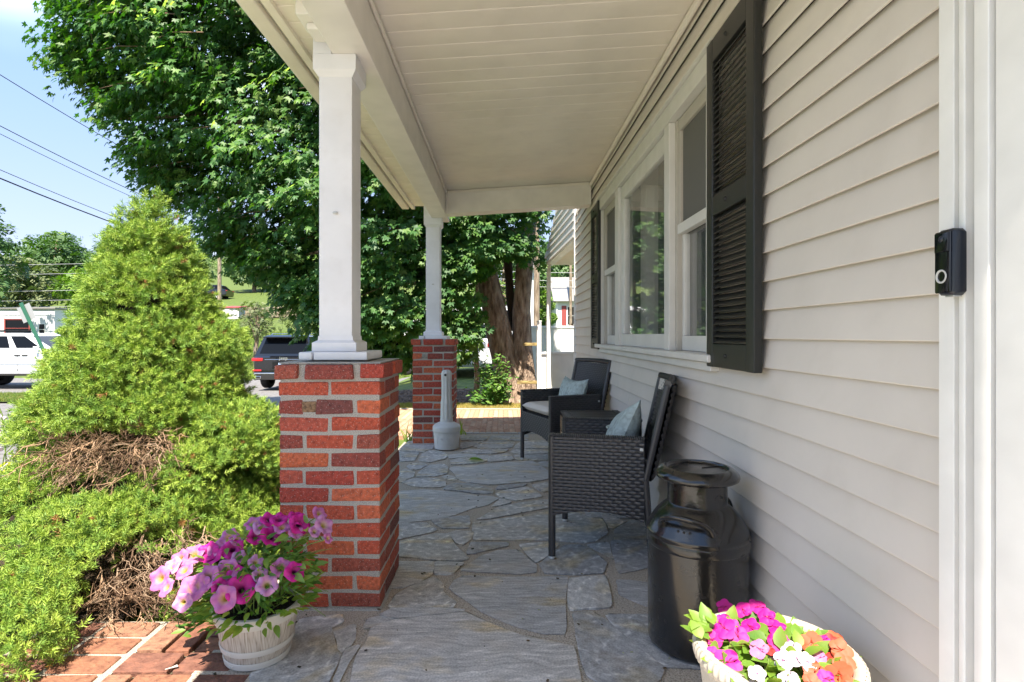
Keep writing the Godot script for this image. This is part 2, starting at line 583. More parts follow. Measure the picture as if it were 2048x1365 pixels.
	mat("car_black", Color(0.006, 0.007, 0.010), 0.12, {"coat": 1.0, "coat_rough": 0.03})
	mat("car_white", Color(0.72, 0.74, 0.77), 0.25, {"coat": 0.8, "coat_rough": 0.05})
	mat("car_glass", Color(0.006, 0.007, 0.009), 0.05, {"spec": 0.3})
	mat("tyre", Color(0.016, 0.016, 0.016), 0.85)
	mat("chrome", Color(0.75, 0.76, 0.78), 0.12, {"metal": 1.0})
	mat("tail_red", Color(0.50, 0.012, 0.016), 0.15, {"coat": 1.0})
	mat("plate", Color(0.30, 0.42, 0.58), 0.5)
	mat("sign_green", Color(0.025, 0.12, 0.075), 0.5)
	mat("sign_back", Color(0.36, 0.37, 0.38), 0.5, {"metal": 0.3})
	mat("pole_wood", Color(0.42, 0.36, 0.29), 0.9, {"map": "wood", "scale": Vector3(4, 0.4, 4)})
	mat("lumber", Color(0.52, 0.43, 0.19), 0.8, {"map": "wood", "scale": Vector3(1.0, 6, 6)})
	mat("vinyl", Color(0.80, 0.80, 0.80), 0.4, {"map": "soft", "scale": 2.0})
	mat("white_wall", Color(0.74, 0.75, 0.76), 0.7, {"map": "soft", "scale": 0.5})
	mat("red_paint", Color(0.30, 0.06, 0.055), 0.6)
	mat("roof_grey", Color(0.32, 0.31, 0.30), 0.9, {"map": "grit", "scale": 1.0})
	mat("wire", Color(0.02, 0.02, 0.022), 0.7)
	mat("dry_wall", Color(0.33, 0.27, 0.20), 0.95, {"map": "mottle", "bump": "fine", "high": 4.0, "scale": 0.5})

# ---------------------------------------------------------------- ground
func land(x: float, d: float) -> float:      # height of the ground
	var side := smoothstep(-1.6, -4.5, x)
	var y := -0.07 - 0.047 * clampf(d - 3.5, 0.0, 15.0) * side
	var left := smoothstep(-0.55, -0.72, x / maxf(d, 1.0))
	var start := lerpf(23.0, 44.0, left)
	var rise := maxf(0.0, d - start)
	y += 0.155 * rise * smoothstep(0.0, 8.0, rise) * side
	return y

func sheet(x0: float, x1: float, d0: float, d1: float, step: float, lift: float) -> MB:
	var b := MB.new()
	var nx := int(ceil((x1 - x0) / step))
	var nd := int(ceil((d1 - d0) / step))
	for j in nd + 1:
		for i in nx + 1:
			var x := lerpf(x0, x1, float(i) / nx)
			var d := lerpf(d0, d1, float(j) / nd)
			b.p(P(x, land(x, d) + lift, d))
	for j in nd:
		for i in nx:
			var a := j * (nx + 1) + i
			b.quad(a, a + 1, a + nx + 2, a + nx + 1)
	return b

func ground_and_roads() -> void:
	var g := MB.new()       # finer near the porch, coarser to the horizon
	var xs := [-400.0, -250.0, -160.0, -110.0, -80.0, -64.0]
	var ds := [-300.0, -120.0, -50.0, -20.0, -8.0, -3.0]
	for i in range(1, 100):
		xs.append(-64.0 + i)
	xs.append_array([45.0, 60.0, 90.0, 150.0, 260.0, 400.0])
	for i in range(0, 84):
		ds.append(float(i))
	ds.append_array([95.0, 110.0, 130.0, 160.0, 220.0, 300.0, 420.0])
	for d in ds:
		for x in xs:
			g.p(P(x, land(x, d), d))
	for j in ds.size() - 1:
		for i in xs.size() - 1:
			var a: int = j * xs.size() + i
			g.quad(a, a + 1, a + xs.size() + 1, a + xs.size())
	struct("ground", g.mesh(), M.grass)
	struct("road", sheet(-13.5, -3.4, 4.6, 23.0, 0.5, 0.012).mesh(), M.asphalt)
	struct("street", sheet(-45.0, -13.5, 15.5, 23.5, 1.0, 0.012).mesh(), M.asphalt)
	struct("grass_verge", sheet(-22.0, -8.6, 12.6, 15.4, 0.4, 0.05).mesh(), M.grass)
	struct("planting_bed", sheet(-3.6, -1.49, 2.0, 4.9, 0.2, 0.035).mesh(), M.soil)
	var fw := sheet(-7.0, -1.71, -7.0, 0.9, 0.5, 0.03)
	struct("front_path", fw.mesh(), M.concrete)
	struct("entry_path", sheet(-1.7, 0.86, -7.0, -1.25, 0.5, 0.04).mesh(), M.concrete)
	struct("mulch_bed", sheet(-3.0, 0.62, 8.9, 11.6, 0.2, 0.02).mesh(), M.mulch)
	# grass: blades in tufts
	var tuft := MB.new()
	for i in 9:
		var t := rnd(0, TAU)
		var lean := Vector3(cos(t), 0, sin(t)) * rnd(0.01, 0.035)
		var w := Vector3(-sin(t), 0, cos(t)) * 0.003
		var o := Vector3(rnd(-0.02, 0.02), 0, rnd(-0.02, 0.02))
		var h := rnd(0.03, 0.06)
		tuft.flat([o - w, o + w, o + lean + Vector3(0, h, 0)])
	var tm := tuft.mesh()
	var at := []
	for i in 9000:
		var x := rnd(-17.0, -8.7)
		var d := rnd(12.7, 15.3)
		at.append(Transform3D(Basis(Vector3.UP, rnd(0, TAU)).scaled(Vector3.ONE * rnd(1.0, 2.0)), P(x, land(x, d) + 0.05, d)))
	scatter("verge_grass", tm, M.leafy, at, [Color(0.14, 0.24, 0.04), Color(0.2, 0.27, 0.05), Color(0.30, 0.28, 0.08)])
	at = []
	for i in 9000:
		var x := rnd(-2.6, 1.1)
		var d := rnd(8.22, 8.95)
		at.append(Transform3D(Basis(Vector3.UP, rnd(0, TAU)).scaled(Vector3.ONE * rnd(0.7, 1.4)), P(x, land(x, d), d)))
	scatter("dry_grass", tm, M.leafy, at, [Color(0.55, 0.42, 0.12), Color(0.48, 0.36, 0.10), Color(0.36, 0.36, 0.07), Color(0.6, 0.42, 0.17)])
	at = []
	for i in 2600:
		var x := rnd(-2.9, 0.6)
		var d := rnd(8.9, 11.4)
		at.append(Transform3D(Basis(Vector3(rnd(-1, 1), 2, rnd(-1, 1)).normalized(), rnd(0, TAU)).scaled(Vector3(rnd(0.5, 1.3), 0.5, rnd(0.5, 1.3))), P(x, land(x, d) + 0.025, d)))
	var chip := MB.new()
	chip.box(Vector3.ZERO, Vector3(0.06, 0.012, 0.02), 0.0)
	scatter("bark_chips", chip.mesh(), M.leafy, at, [Color(0.16, 0.09, 0.055), Color(0.25, 0.15, 0.09), Color(0.36, 0.22, 0.13), Color(0.10, 0.06, 0.04)])
	at = []
	for i in 14000:
		var x := rnd(-17.0, -4.0)
		var d := rnd(23.2, 36.0)
		at.append(Transform3D(Basis(Vector3.UP, rnd(0, TAU)).scaled(Vector3.ONE * rnd(2.0, 3.5)), P(x, land(x, d), d)))
	scatter("lawn_grass", tm, M.leafy, at, [Color(0.16, 0.27, 0.05), Color(0.22, 0.30, 0.06), Color(0.30, 0.32, 0.09)])

func porch_floor() -> void:
	var root := MB.new()
	root.box(P(-0.07, -0.0810, 2.42), Vector3(1.86, 0.15, 7.24), 0.006)
	var fl := struct("porch_floor", root.mesh(), M.bed)
	var k := 0
	for s in stone_outlines_near() + stone_outlines_far():
		var q: Array = s[2]
		var raw := PackedVector2Array()
		for i in range(0, q.size(), 2):
			raw.append(Vector2(q[i], -q[i + 1]))
		# chip the straight edges a little
		var o := PackedVector2Array()
		var mid := Vector2.ZERO
		for i in raw.size():
			var a := raw[i]
			var b := raw[(i + 1) % raw.size()]
			mid += a
			o.append(a.lerp(b, 0.06) if a.distance_to(b) > 0.05 else a)
			var n := int(a.distance_to(b) / 0.045)
			for j in range(1, n):
				o.append(a.lerp(b, float(j) / n) + Vector2(rnd(-0.0035, 0.0035), rnd(-0.0035, 0.0035)))
			if a.distance_to(b) > 0.05:
				o.append(a.lerp(b, 0.94))
		mid /= raw.size()
		var wide := Geometry2D.offset_polygon(o, 0.0045, Geometry2D.JOIN_MITER)
		if wide.size() == 1:
			o = wide[0]
		var st := MB.new()
		st.slab(o, -0.03, rnd(-0.002, 0.004), 0.005, mid, s[1], 1.7, Vector2(0.5 + 0.07 * sin(k * 2.4), 0.5 + 0.07 * cos(k * 1.7)))
		obj("flagstone", st.mesh(), M["stone%d" % s[0]], fl)
		k += 1
	# crumbs of leaf, bark and mortar that collect on the stones
	var crumb := MB.new()
	crumb.box(Vector3.ZERO, Vector3(0.009, 0.002, 0.005), 0.0)
	var at := []
	for i in 260:
		at.append(Transform3D(Basis(Vector3.UP, rnd(0, TAU)).scaled(Vector3.ONE * rnd(0.3, 1.4)), P(rnd(-0.95, 0.84), 0.005, rnd(1.4, 5.9))))
	scatter("floor_litter", crumb.mesh(), M.leafy, at, [Color(0.12, 0.08, 0.05), Color(0.5, 0.45, 0.38), Color(0.2, 0.13, 0.08), Color(0.06, 0.05, 0.04)], fl)

func brick_walk() -> void:
	var base := MB.new()
	base.box(P(-1.125, -0.075, 1.2), Vector3(0.25, 0.1, 1.8), 0.0)
	base.box(P(-1.07, -0.076, 1.2), Vector3(0.38, 0.1, 1.797), 0.0)
	var w := struct("brick_walk", base.mesh(), M.walk_joint)
	var white := MB.new()
	white.box(P(-1.48, -0.065, 1.2), Vector3(0.444, 0.108, 1.8), 0.0)
	struct("mortar_joint", white.mesh(), M.walk_mortar, w)
	var lay := func(x0: float, x1: float, d0: float, d1: float) -> void:
		var b := MB.new()
		b.box(Vector3.ZERO, Vector3(x1 - x0, 0.055, d1 - d0), 0.005, Basis(), 0.0015, rng)
		obj("brick", b.mesh(), M["paver%d" % (rng.randi() % 4)], w, P((x0 + x1) / 2.0, -0.032 + rnd(-0.002, 0.003), (d0 + d1) / 2.0), Basis(Vector3.UP, rnd(-0.012, 0.012)))
	var edges := [2.092, 1.985, 1.879, 1.768, 1.66, 1.552, 1.444, 1.336, 1.228, 1.12, 1.012]
	for i in edges.size() - 1:                                   # the kerb course, in white mortar
		lay.call(-1.478, -1.287, edges[i + 1] + 0.008, edges[i] - 0.008)
		lay.call(-1.690, -1.495, edges[i + 1] + 0.008, edges[i] - 0.008)
	lay.call(-1.260, -1.172, 1.899, 2.088)
	lay.call(-1.161, -1.080, 1.899, 2.088)
	lay.call(-1.062, -0.875, 1.995, 2.088)
	lay.call(-1.062, -0.875, 1.899, 1.983)
	var row := 0
	for e in [1.885, 1.766, 1.652, 1.538, 1.424, 1.310, 1.196]:
		var xs := [-1.260, -1.068, -0.87] if row % 2 == 0 else [-1.260, -1.168, -0.972, -0.79]
		for i in xs.size() - 1:
			lay.call(xs[i], xs[i + 1] - 0.015, e - 0.104, e)
		row += 1

func brick_patio() -> void:
	var base := MB.new()
	base.box(P(-0.35, -0.06, 7.13), Vector3(3.1, 0.06, 2.16), 0.0)
	var w := struct("brick_patio", base.mesh(), M.patio1)
	var one := MB.new()
	one.box(Vector3.ZERO, Vector3(0.060, 0.05, 0.192), 0.004)
	var shape := one.mesh()
	var at := []
	var made := 0
	for r in 10:
		var d := 6.17 + r * 0.205
		for i in 45:
			var x := -1.86 + i * 0.068
			var y := -0.052 + rnd(-0.003, 0.003)
			if r < 6 and made < 290 and x > -1.5:
				obj("brick", shape, M["patio%d" % (rng.randi() % 4)], w, P(x, y, d), Basis(Vector3.UP, rnd(-0.02, 0.02)))
				made += 1
			else:
				at.append(Transform3D(Basis(Vector3.UP, rnd(-0.02, 0.02)), P(x, y, d)))
	scatter("far_bricks", shape, mat("patio_tint", Color(1, 1, 1), 0.9, {"tint": true}), at, [Color(0.52, 0.30, 0.19), Color(0.47, 0.25, 0.155), Color(0.57, 0.36, 0.24)], w)
	var curb := MB.new()
	curb.box(P(-0.35, -0.05, 8.23), Vector3(3.1, 0.07, 0.05), 0.006)
	struct("patio_edge", curb.mesh(), M.walk_mortar, w)
	# dark bricks set on edge along the end of the flagstones
	for i in 27:
		var b := MB.new()
		b.box(Vector3.ZERO, Vector3(0.066, 0.06, 0.09), 0.004, Basis(), 0.001, rng)
		obj("edging_brick", b.mesh(), M.stone5, w, P(-0.92 + i * 0.07, -0.03, 6.095))

# ---------------------------------------------------------------- house and porch
func part(called: String, b: MB, m: Material, root: Node3D) -> MeshInstance3D:   # b is given in world places
	return obj(called, b.mesh(), m, root, -root.position)

func span(x0: float, x1: float, y0: float, y1: float, d0: float, d1: float, bev := 0.002) -> MB:
	var b := MB.new()
	b.box(P((x0 + x1) / 2.0, (y0 + y1) / 2.0, (d0 + d1) / 2.0), Vector3(absf(x1 - x0), absf(y1 - y0), absf(d1 - d0)), bev)
	return b

func clapboard(y: float, d0: float, d1: float) -> MB:
	# a lapped board: its bottom lip stands clear of the board below
	var b := MB.new()
	var h := 0.0952
	var prof := [Vector2(0.016, y + h + 0.010), Vector2(-0.004, y + 0.003), Vector2(-0.0035, y + 0.0008), Vector2(-0.002, y), Vector2(0.002, y), Vector2(0.003, y + 0.014), Vector2(0.020, y + h + 0.010)]
	for i in prof.size():
		var a: Vector2 = prof[i]
		var c: Vector2 = prof[(i + 1) % prof.size()]
		b.quad(b.p(P(WALL + a.x, a.y, d1)), b.p(P(WALL + c.x, c.y, d1)), b.p(P(WALL + c.x, c.y, d0)), b.p(P(WALL + a.x, a.y, d0)))
	for e in [[d0, 1], [d1, -1]]:
		var k := []
		for q in prof:
			k.append(b.p(P(WALL + q.x, q.y, e[0])))
		for t in [[0, 1, 5], [1, 2, 4], [2, 3, 4], [1, 4, 5], [0, 5, 6]]:
			if e[1] > 0:
				b.tri(k[t[0]], k[t[1]], k[t[2]])
			else:
				b.tri(k[t[0]], k[t[2]], k[t[1]])
	return b

func house() -> void:
	var h := thing("house", "beige clapboard house wall with a white framed triple window along the porch", "house", P(WALL, 0, 3))
	for k in range(-11, 16):
		var y := 1.066 + 0.0952 * k
		var cuts := []
		if y > 2.20:
			cuts = [[-3.0, 2.0], [2.003, 4.4], [4.403, 6.62]]
		elif y > 0.90:
			cuts = [[-3.0, -0.3], [1.055, 2.25], [4.85, 6.62]]
		else:
			var j := 2.3 + 1.9 * absf(sin(k * 2.7))
			cuts = [[-3.0, -0.3], [1.055, j], [j + 0.003, 6.62]]
		for c in cuts:
			part("siding_board", clapboard(y, c[0], c[1]), M.siding, h)
	part("corner_board", span(WALL - 0.012, WALL + 0.06, -0.1, 2.75, 6.60, 6.66), M.trim, h)
	part("top_moulding", span(WALL - 0.03, WALL - 0.004, 2.515, 2.553, 0.08, 5.35, 0.008), M.ceiling, h)
	part("upper_wall", span(WALL + 0.03, 3.6, 2.62, 5.2, -3.0, 6.6), M.siding, h)
	part("rear_wall", span(3.6, 7.0, -0.1, 5.2, -3.0, 6.6), M.siding, h)
	part("end_wall", span(WALL + 0.031, 3.6, -0.1, 2.62, 6.4, 6.6), M.siding, h)
	part("near_wall", span(WALL + 0.031, 3.6, -0.1, 2.62, -3.0, 1.06), M.siding, h)
	var r := MB.new()
	r.loft([[P(0.82, 5.2, -3.3), P(3.95, 7.2, -3.3), P(7.3, 5.2, -3.3)], [P(0.82, 5.2, 6.9), P(3.95, 7.2, 6.9), P(7.3, 5.2, 6.9)]])
	part("roof", r, M.roof_grey, h)
	# the room behind the window
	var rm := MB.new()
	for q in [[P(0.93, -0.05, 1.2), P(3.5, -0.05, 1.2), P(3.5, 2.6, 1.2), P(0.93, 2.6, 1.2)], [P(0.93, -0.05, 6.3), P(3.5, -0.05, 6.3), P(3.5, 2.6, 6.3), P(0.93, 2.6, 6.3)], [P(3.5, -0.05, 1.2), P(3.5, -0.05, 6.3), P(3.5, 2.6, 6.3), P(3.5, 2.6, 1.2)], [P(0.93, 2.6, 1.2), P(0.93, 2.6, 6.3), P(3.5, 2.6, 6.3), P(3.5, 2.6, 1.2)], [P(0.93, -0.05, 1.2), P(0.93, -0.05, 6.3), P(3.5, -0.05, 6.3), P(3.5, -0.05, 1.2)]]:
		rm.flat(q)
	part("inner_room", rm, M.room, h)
	# ---- window
	var w := part("window", span(WALL - 0.026, WALL + 0.07, 2.165, 2.255, 2.22, 4.88, 0.004), M.frame, h)
	part("head_drip", span(WALL - 0.042, WALL, 2.256, 2.268, 2.20, 4.90, 0.003), M.frame, h)
	var sub := func(called: String, b: MB, m: Material) -> void:
		obj(called, b.mesh(), m, w)
	sub.call("casing", span(WALL - 0.024, WALL + 0.07, 1.0, 2.164, 2.22, 2.30, 0.004), M.frame)
	sub.call("casing", span(WALL - 0.024, WALL + 0.07, 1.0, 2.164, 4.80, 4.88, 0.004), M.frame)
	sub.call("mullion", span(WALL - 0.022, WALL + 0.07, 1.0, 2.164, 2.815, 2.90, 0.004), M.frame)
	sub.call("mullion", span(WALL - 0.022, WALL + 0.07, 1.0, 2.164, 4.05, 4.17, 0.004), M.frame)
	sub.call("sill", span(WALL - 0.055, WALL + 0.08, 0.968, 1.0, 2.20, 4.90, 0.005), M.frame)
	sub.call("apron", span(WALL - 0.028, WALL + 0.02, 0.93, 0.967, 2.24, 4.86, 0.004), M.frame)
	# the middle picture window
	sub.call("sash", span(WALL + 0.0, WALL + 0.04, 2.06, 2.163, 2.90, 4.05, 0.006), M.frame)
	sub.call("sash", span(WALL + 0.0, WALL + 0.04, 1.001, 1.085, 2.90, 4.05, 0.006), M.frame)
	sub.call("sash", span(WALL + 0.0, WALL + 0.04, 1.085, 2.06, 2.90, 2.945, 0.006), M.frame)
	sub.call("sash", span(WALL + 0.0, WALL + 0.04, 1.085, 2.06, 3.965, 4.05, 0.006), M.frame)
	var pane := func(y0: float, y1: float, d0: float, d1: float, x: float) -> void:
		var b := MB.new()
		b.flat([P(x, y0, d1), P(x, y0, d0), P(x, y1, d0), P(x, y1, d1)])
		b.flat([P(x + 0.012, y0, d1), P(x + 0.012, y0, d0), P(x + 0.012, y1, d0), P(x + 0.012, y1, d1)])
		sub.call("pane", b, M.glass)
	pane.call(1.085, 2.06, 2.945, 3.965, WALL + 0.022)
	for s in [[2.30, 2.815], [4.17, 4.80]]:
		var a: float = s[0]
		var e: float = s[1]
		sub.call("jamb", span(WALL + 0.01, WALL + 0.07, 1.001, 2.163, a, a + 0.03, 0.003), M.frame_tan)
		sub.call("jamb", span(WALL + 0.01, WALL + 0.07, 1.001, 2.163, e - 0.03, e, 0.003), M.frame_tan)
		# upper sash, in front, with an insect screen; lower sash behind
		sub.call("rail", span(WALL + 0.015, WALL + 0.045, 2.10, 2.162, a + 0.03, e - 0.03, 0.003), M.frame_tan)
		sub.call("meeting_rail", span(WALL + 0.012, WALL + 0.05, 1.585, 1.635, a + 0.03, e - 0.03, 0.003), M.frame)
		sub.call("rail", span(WALL + 0.035, WALL + 0.065, 1.002, 1.075, a + 0.03, e - 0.03, 0.003), M.frame)
		for dd in [a + 0.03, e - 0.065]:
			sub.call("stile", span(WALL + 0.016, WALL + 0.046, 1.635, 2.10, dd, dd + 0.035, 0.003), M.frame_tan)
			sub.call("stile", span(WALL + 0.036, WALL + 0.066, 1.075, 1.585, dd, dd + 0.035, 0.003), M.frame)
		pane.call(1.075, 1.585, a + 0.065, e - 0.065, WALL + 0.05)
		var sc := MB.new()
		sc.flat([P(WALL + 0.03, 1.635, e - 0.065), P(WALL + 0.03, 1.635, a + 0.065), P(WALL + 0.03, 2.10, a + 0.065), P(WALL + 0.03, 2.10, e - 0.065)])
		sub.call("insect_screen", sc, M.screen)
	for s in [[2.36, 2.60, 0.03], [3.74, 4.02, 0.03], [4.45, 4.75, 0.02]]:
		var c := MB.new()
		var n := 40
		for i in n:
			var t0: float = lerpf(s[0], s[1], float(i) / n)
			var t1: float = lerpf(s[0], s[1], float(i + 1) / n)
			var x0: float = WALL + 0.16 + s[2] * sin(i * 1.1)
			var x1: float = WALL + 0.16 + s[2] * sin((i + 1) * 1.1)
			c.flat([P(x0, 0.9, t0), P(x0, 2.3, t0), P(x1, 2.3, t1), P(x1, 0.9, t1)])
		part("curtain", c, M.curtain, h)
	# ---- shutters
	for s in [[1.82, 2.245, "near"], [4.80, 5.19, "far"]]:
		var a: float = s[0]
		var e: float = s[1]
		var xf := WALL - 0.042
		var sh := part("shutter", span(xf, xf + 0.03, 0.953, 2.25, a, a + 0.062, 0.003), M.shutter, h)
		sh.set_meta("label", "black louvred shutter at the %s end of the triple window" % s[2])
		for f in [[0.953, 2.25, e - 0.062, e], [0.954, 1.045, a + 0.062, e - 0.062], [1.548, 1.624, a + 0.062, e - 0.062], [2.156, 2.249, a + 0.062, e - 0.062]]:
			obj("shutter_frame", span(xf + 0.001, xf + 0.029, f[0], f[1], f[2], f[3], 0.003).mesh(), M.shutter, sh)
		for z in [[1.045, 1.548, 21], [1.624, 2.156, 23]]:
			var sl := MB.new()
			sl.box(Vector3.ZERO, Vector3(0.006, 0.027, e - a - 0.124), 0.0015, Basis(Vector3.BACK, -0.72))
			var ms := sl.mesh()
			for i in z[2]:
				obj("louvre", ms, M.shutter, sh, P(xf + 0.015, lerpf(z[0], z[1], (i + 0.5) / z[2]), (a + e) / 2.0))
		for y in [1.0, 1.586, 2.2]:
			var sc := MB.new()
			sc.lathe([Vector2(0, 0.006), Vector2(0.006, 0.004), Vector2(0.008, 0), Vector2(0.008, -0.003)], 10)
			obj("screw_head", sc.mesh(), M.black, sh, P(xf - 0.001, y, (a + e) / 2.0 + 0.02), Basis(Vector3.BACK, PI / 2))
		obj("shutter_back", span(xf + 0.031, xf + 0.038, 0.98, 2.22, a + 0.02, a + 0.03, 0.0).mesh(), M.shutter, sh)
	# ---- door casing and door, on the right
	var dc := part("door_casing", span(WALL - 0.032, WALL + 0.08, -0.02, 2.19, 1.025, 1.062, 0.002), M.trim, h)
	for f in [[0.024, 1.012, 1.025], [0.036, 0.995, 1.012], [0.020, 0.972, 0.995], [0.042, 0.940, 0.972], [0.033, 0.931, 0.940], [0.040, 0.83, 0.931], [0.018, 0.78, 0.83]]:
		obj("casing_strip", span(WALL - f[0], WALL + 0.08, -0.02, 2.19, f[1] + 0.0005, f[2] - 0.0005, 0.0025).mesh(), M.trim, dc)
	obj("head_casing", span(WALL - 0.032, WALL + 0.08, 2.191, 2.30, -0.32, 1.062, 0.003).mesh(), M.trim, dc)
	obj("casing_strip", span(WALL - 0.032, WALL + 0.08, -0.02, 2.19, -0.32, -0.2, 0.003).mesh(), M.trim, dc)
	var door := part("door", span(WALL - 0.004, WALL + 0.05, 0.0, 2.19, -0.199, 0.779, 0.002), M.trim, h)
	for q in [[0.25, 0.95], [1.1, 2.0]]:
		obj("door_panel", span(WALL - 0.012, WALL, q[0], q[1], -0.05, 0.63, 0.006).mesh(), M.trim, door)
	# ---- side porch beyond the corner
	var g := MB.new()
	var rake := [Vector2(6.68, 2.24), Vector2(9.3, 2.24), Vector2(9.3, 2.36), Vector2(7.9, 2.95), Vector2(6.68, 3.45)]
	var rings := []
	for off in [0.0, 0.12]:
		var ring := []
		for q in rake:
			ring.append(P(WALL + off - 0.055 * (q.x - 6.68), q.y, q.x))
		rings.append(ring)
	g.loft(rings)
	var gb := part("side_porch_gable", g, M.vinyl, h)
	for k in 12:                                           # its siding
		var y := 2.262 + k * 0.098
		var dmax := 9.28 if y < 2.36 else 9.3 - (y - 2.36) / 0.59 * 1.4
		if dmax > 6.9:
			var c := MB.new()
			var rr := []
			for d in [6.69, dmax]:
				var x: float = WALL - 0.055 * (d - 6.68)
				rr.append([P(x - 0.018, y, d), P(x - 0.006, y + 0.098, d), P(x + 0.01, y + 0.098, d), P(x + 0.01, y, d)])
			c.loft(rr)
			obj("siding_board", c.mesh(), M.vinyl, gb)
	for i in 22:
		var d := 6.75 + i * 0.117
		part("side_porch_ceiling_board", span(WALL - 0.055 * (d - 6.68) + 0.125, 3.4, 2.25, 2.265, d - 0.056, d + 0.056, 0.003), M.soffit, h)
	part("side_porch_roof", span(WALL + 0.0, 3.4, 2.28, 2.6, 6.68, 9.3), M.roof_grey, h)
	part("side_porch_post", span(0.735, 0.80, -0.1, 2.24, 9.14, 9.22, 0.004), M.trim, h)
	part("half_wall", span(0.62, 2.6, -0.1, 0.745, 9.40, 9.44, 0.003), M.vinyl, h)
	part("half_wall_cap", span(0.61, 2.6, 0.746, 0.79, 9.37, 9.47, 0.004), M.vinyl, h)
	part("half_wall_rail", span(0.62, 2.6, 0.10, 0.17, 9.375, 9.398, 0.003), M.vinyl, h)

func porch_roof() -> void:
	var h := thing("porch_roof", "cream boarded porch ceiling with painted beams and boarded eave", "porch roof", P(0, 2.24, 3.1))
	var slope := (2.562 - 2.475) / (WALL + 0.552)
	var bas := Basis(Vector3.BACK, atan(slope))
	var one := MB.new()
	one.box(Vector3.ZERO, Vector3(1.455, 0.014, 0.1295), 0.005, bas)
	var shape := one.mesh()
	for i in 39:
		obj("ceiling_board", shape, M.ceiling, h, P(0.16, 2.5258 + rnd(-0.0005, 0.0005), 0.208 + i * 0.134) - h.position)
	# beams
	part("front_beam", span(-0.71, -0.552, 2.25, 2.60, 0.08, 5.75, 0.005), M.beam, h)
	var e := MB.new()
	var rr := []
	for d in [5.35, 5.50]:
		rr.append([P(-0.551, 2.252, d), P(0.86, 2.342, d), P(0.86, 2.60, d), P(-0.551, 2.56, d)])
	e.loft(rr)
	part("end_beam", e, M.beam, h)
	part("beam_trim", span(-0.551, -0.532, 2.446, 2.468, 0.08, 5.35, 0.005), M.ceiling, h)
	var et := MB.new()
	rr = []
	for d in [5.335, 5.349]:
		rr.append([P(-0.53, 2.449, d), P(0.84, 2.533, d), P(0.84, 2.553, d), P(-0.53, 2.469, d)])
	et.loft(rr)
	part("end_trim", et, M.ceiling, h)
	part("corner_trim", span(-0.551, -0.534, 2.254, 2.445, 5.33, 5.349, 0.003), M.beam, h)
	part("nailing_strip", span(-0.545, -0.5, 2.50, 2.52, 0.08, 5.3), M.beam, h)
	# eave
	var sb := MB.new()
	sb.box(Vector3.ZERO, Vector3(0.20, 0.012, 0.114), 0.004)
	var ss := sb.mesh()
	for i in 47:
		obj("soffit_board", ss, M.soffit, h, P(-0.808, 2.405 + rnd(-0.0008, 0.0008), 0.124 + i * 0.1193) - h.position)
	part("soffit_strip", span(-0.943, -0.905, 2.378, 2.42, 0.08, 5.72, 0.003), M.soffit, h)
	part("fascia", span(-0.966, -0.944, 2.40, 2.54, 0.08, 5.72), M.frame_tan, h)
	part("gutter", span(-1.044, -0.967, 2.38, 2.53, 0.08, 5.73, 0.008), M.soffit, h)
	part("crown_moulding", span(-0.745, -0.7105, 2.335, 2.398, 0.08, 5.70, 0.012), M.beam, h)
	for q in [[-0.79, 2.30, 2.385, 2.10, 2.245], [-0.765, 2.27, 2.30, 2.15, 2.25]]:
		part("bracket", span(q[0], -0.7105, q[1], q[2], q[3], q[4], 0.006), M.beam, h)
	var deck := MB.new()
	rr = []
	for d in [0.08, 5.73]:
		rr.append([P(-1.05, 2.542, d), P(-0.55, 2.62, d), P(0.88, 2.63, d), P(0.88, 3.02, d), P(-1.05, 2.565, d)])
	deck.loft(rr)
	part("roof_deck", deck, M.roof_grey, h)

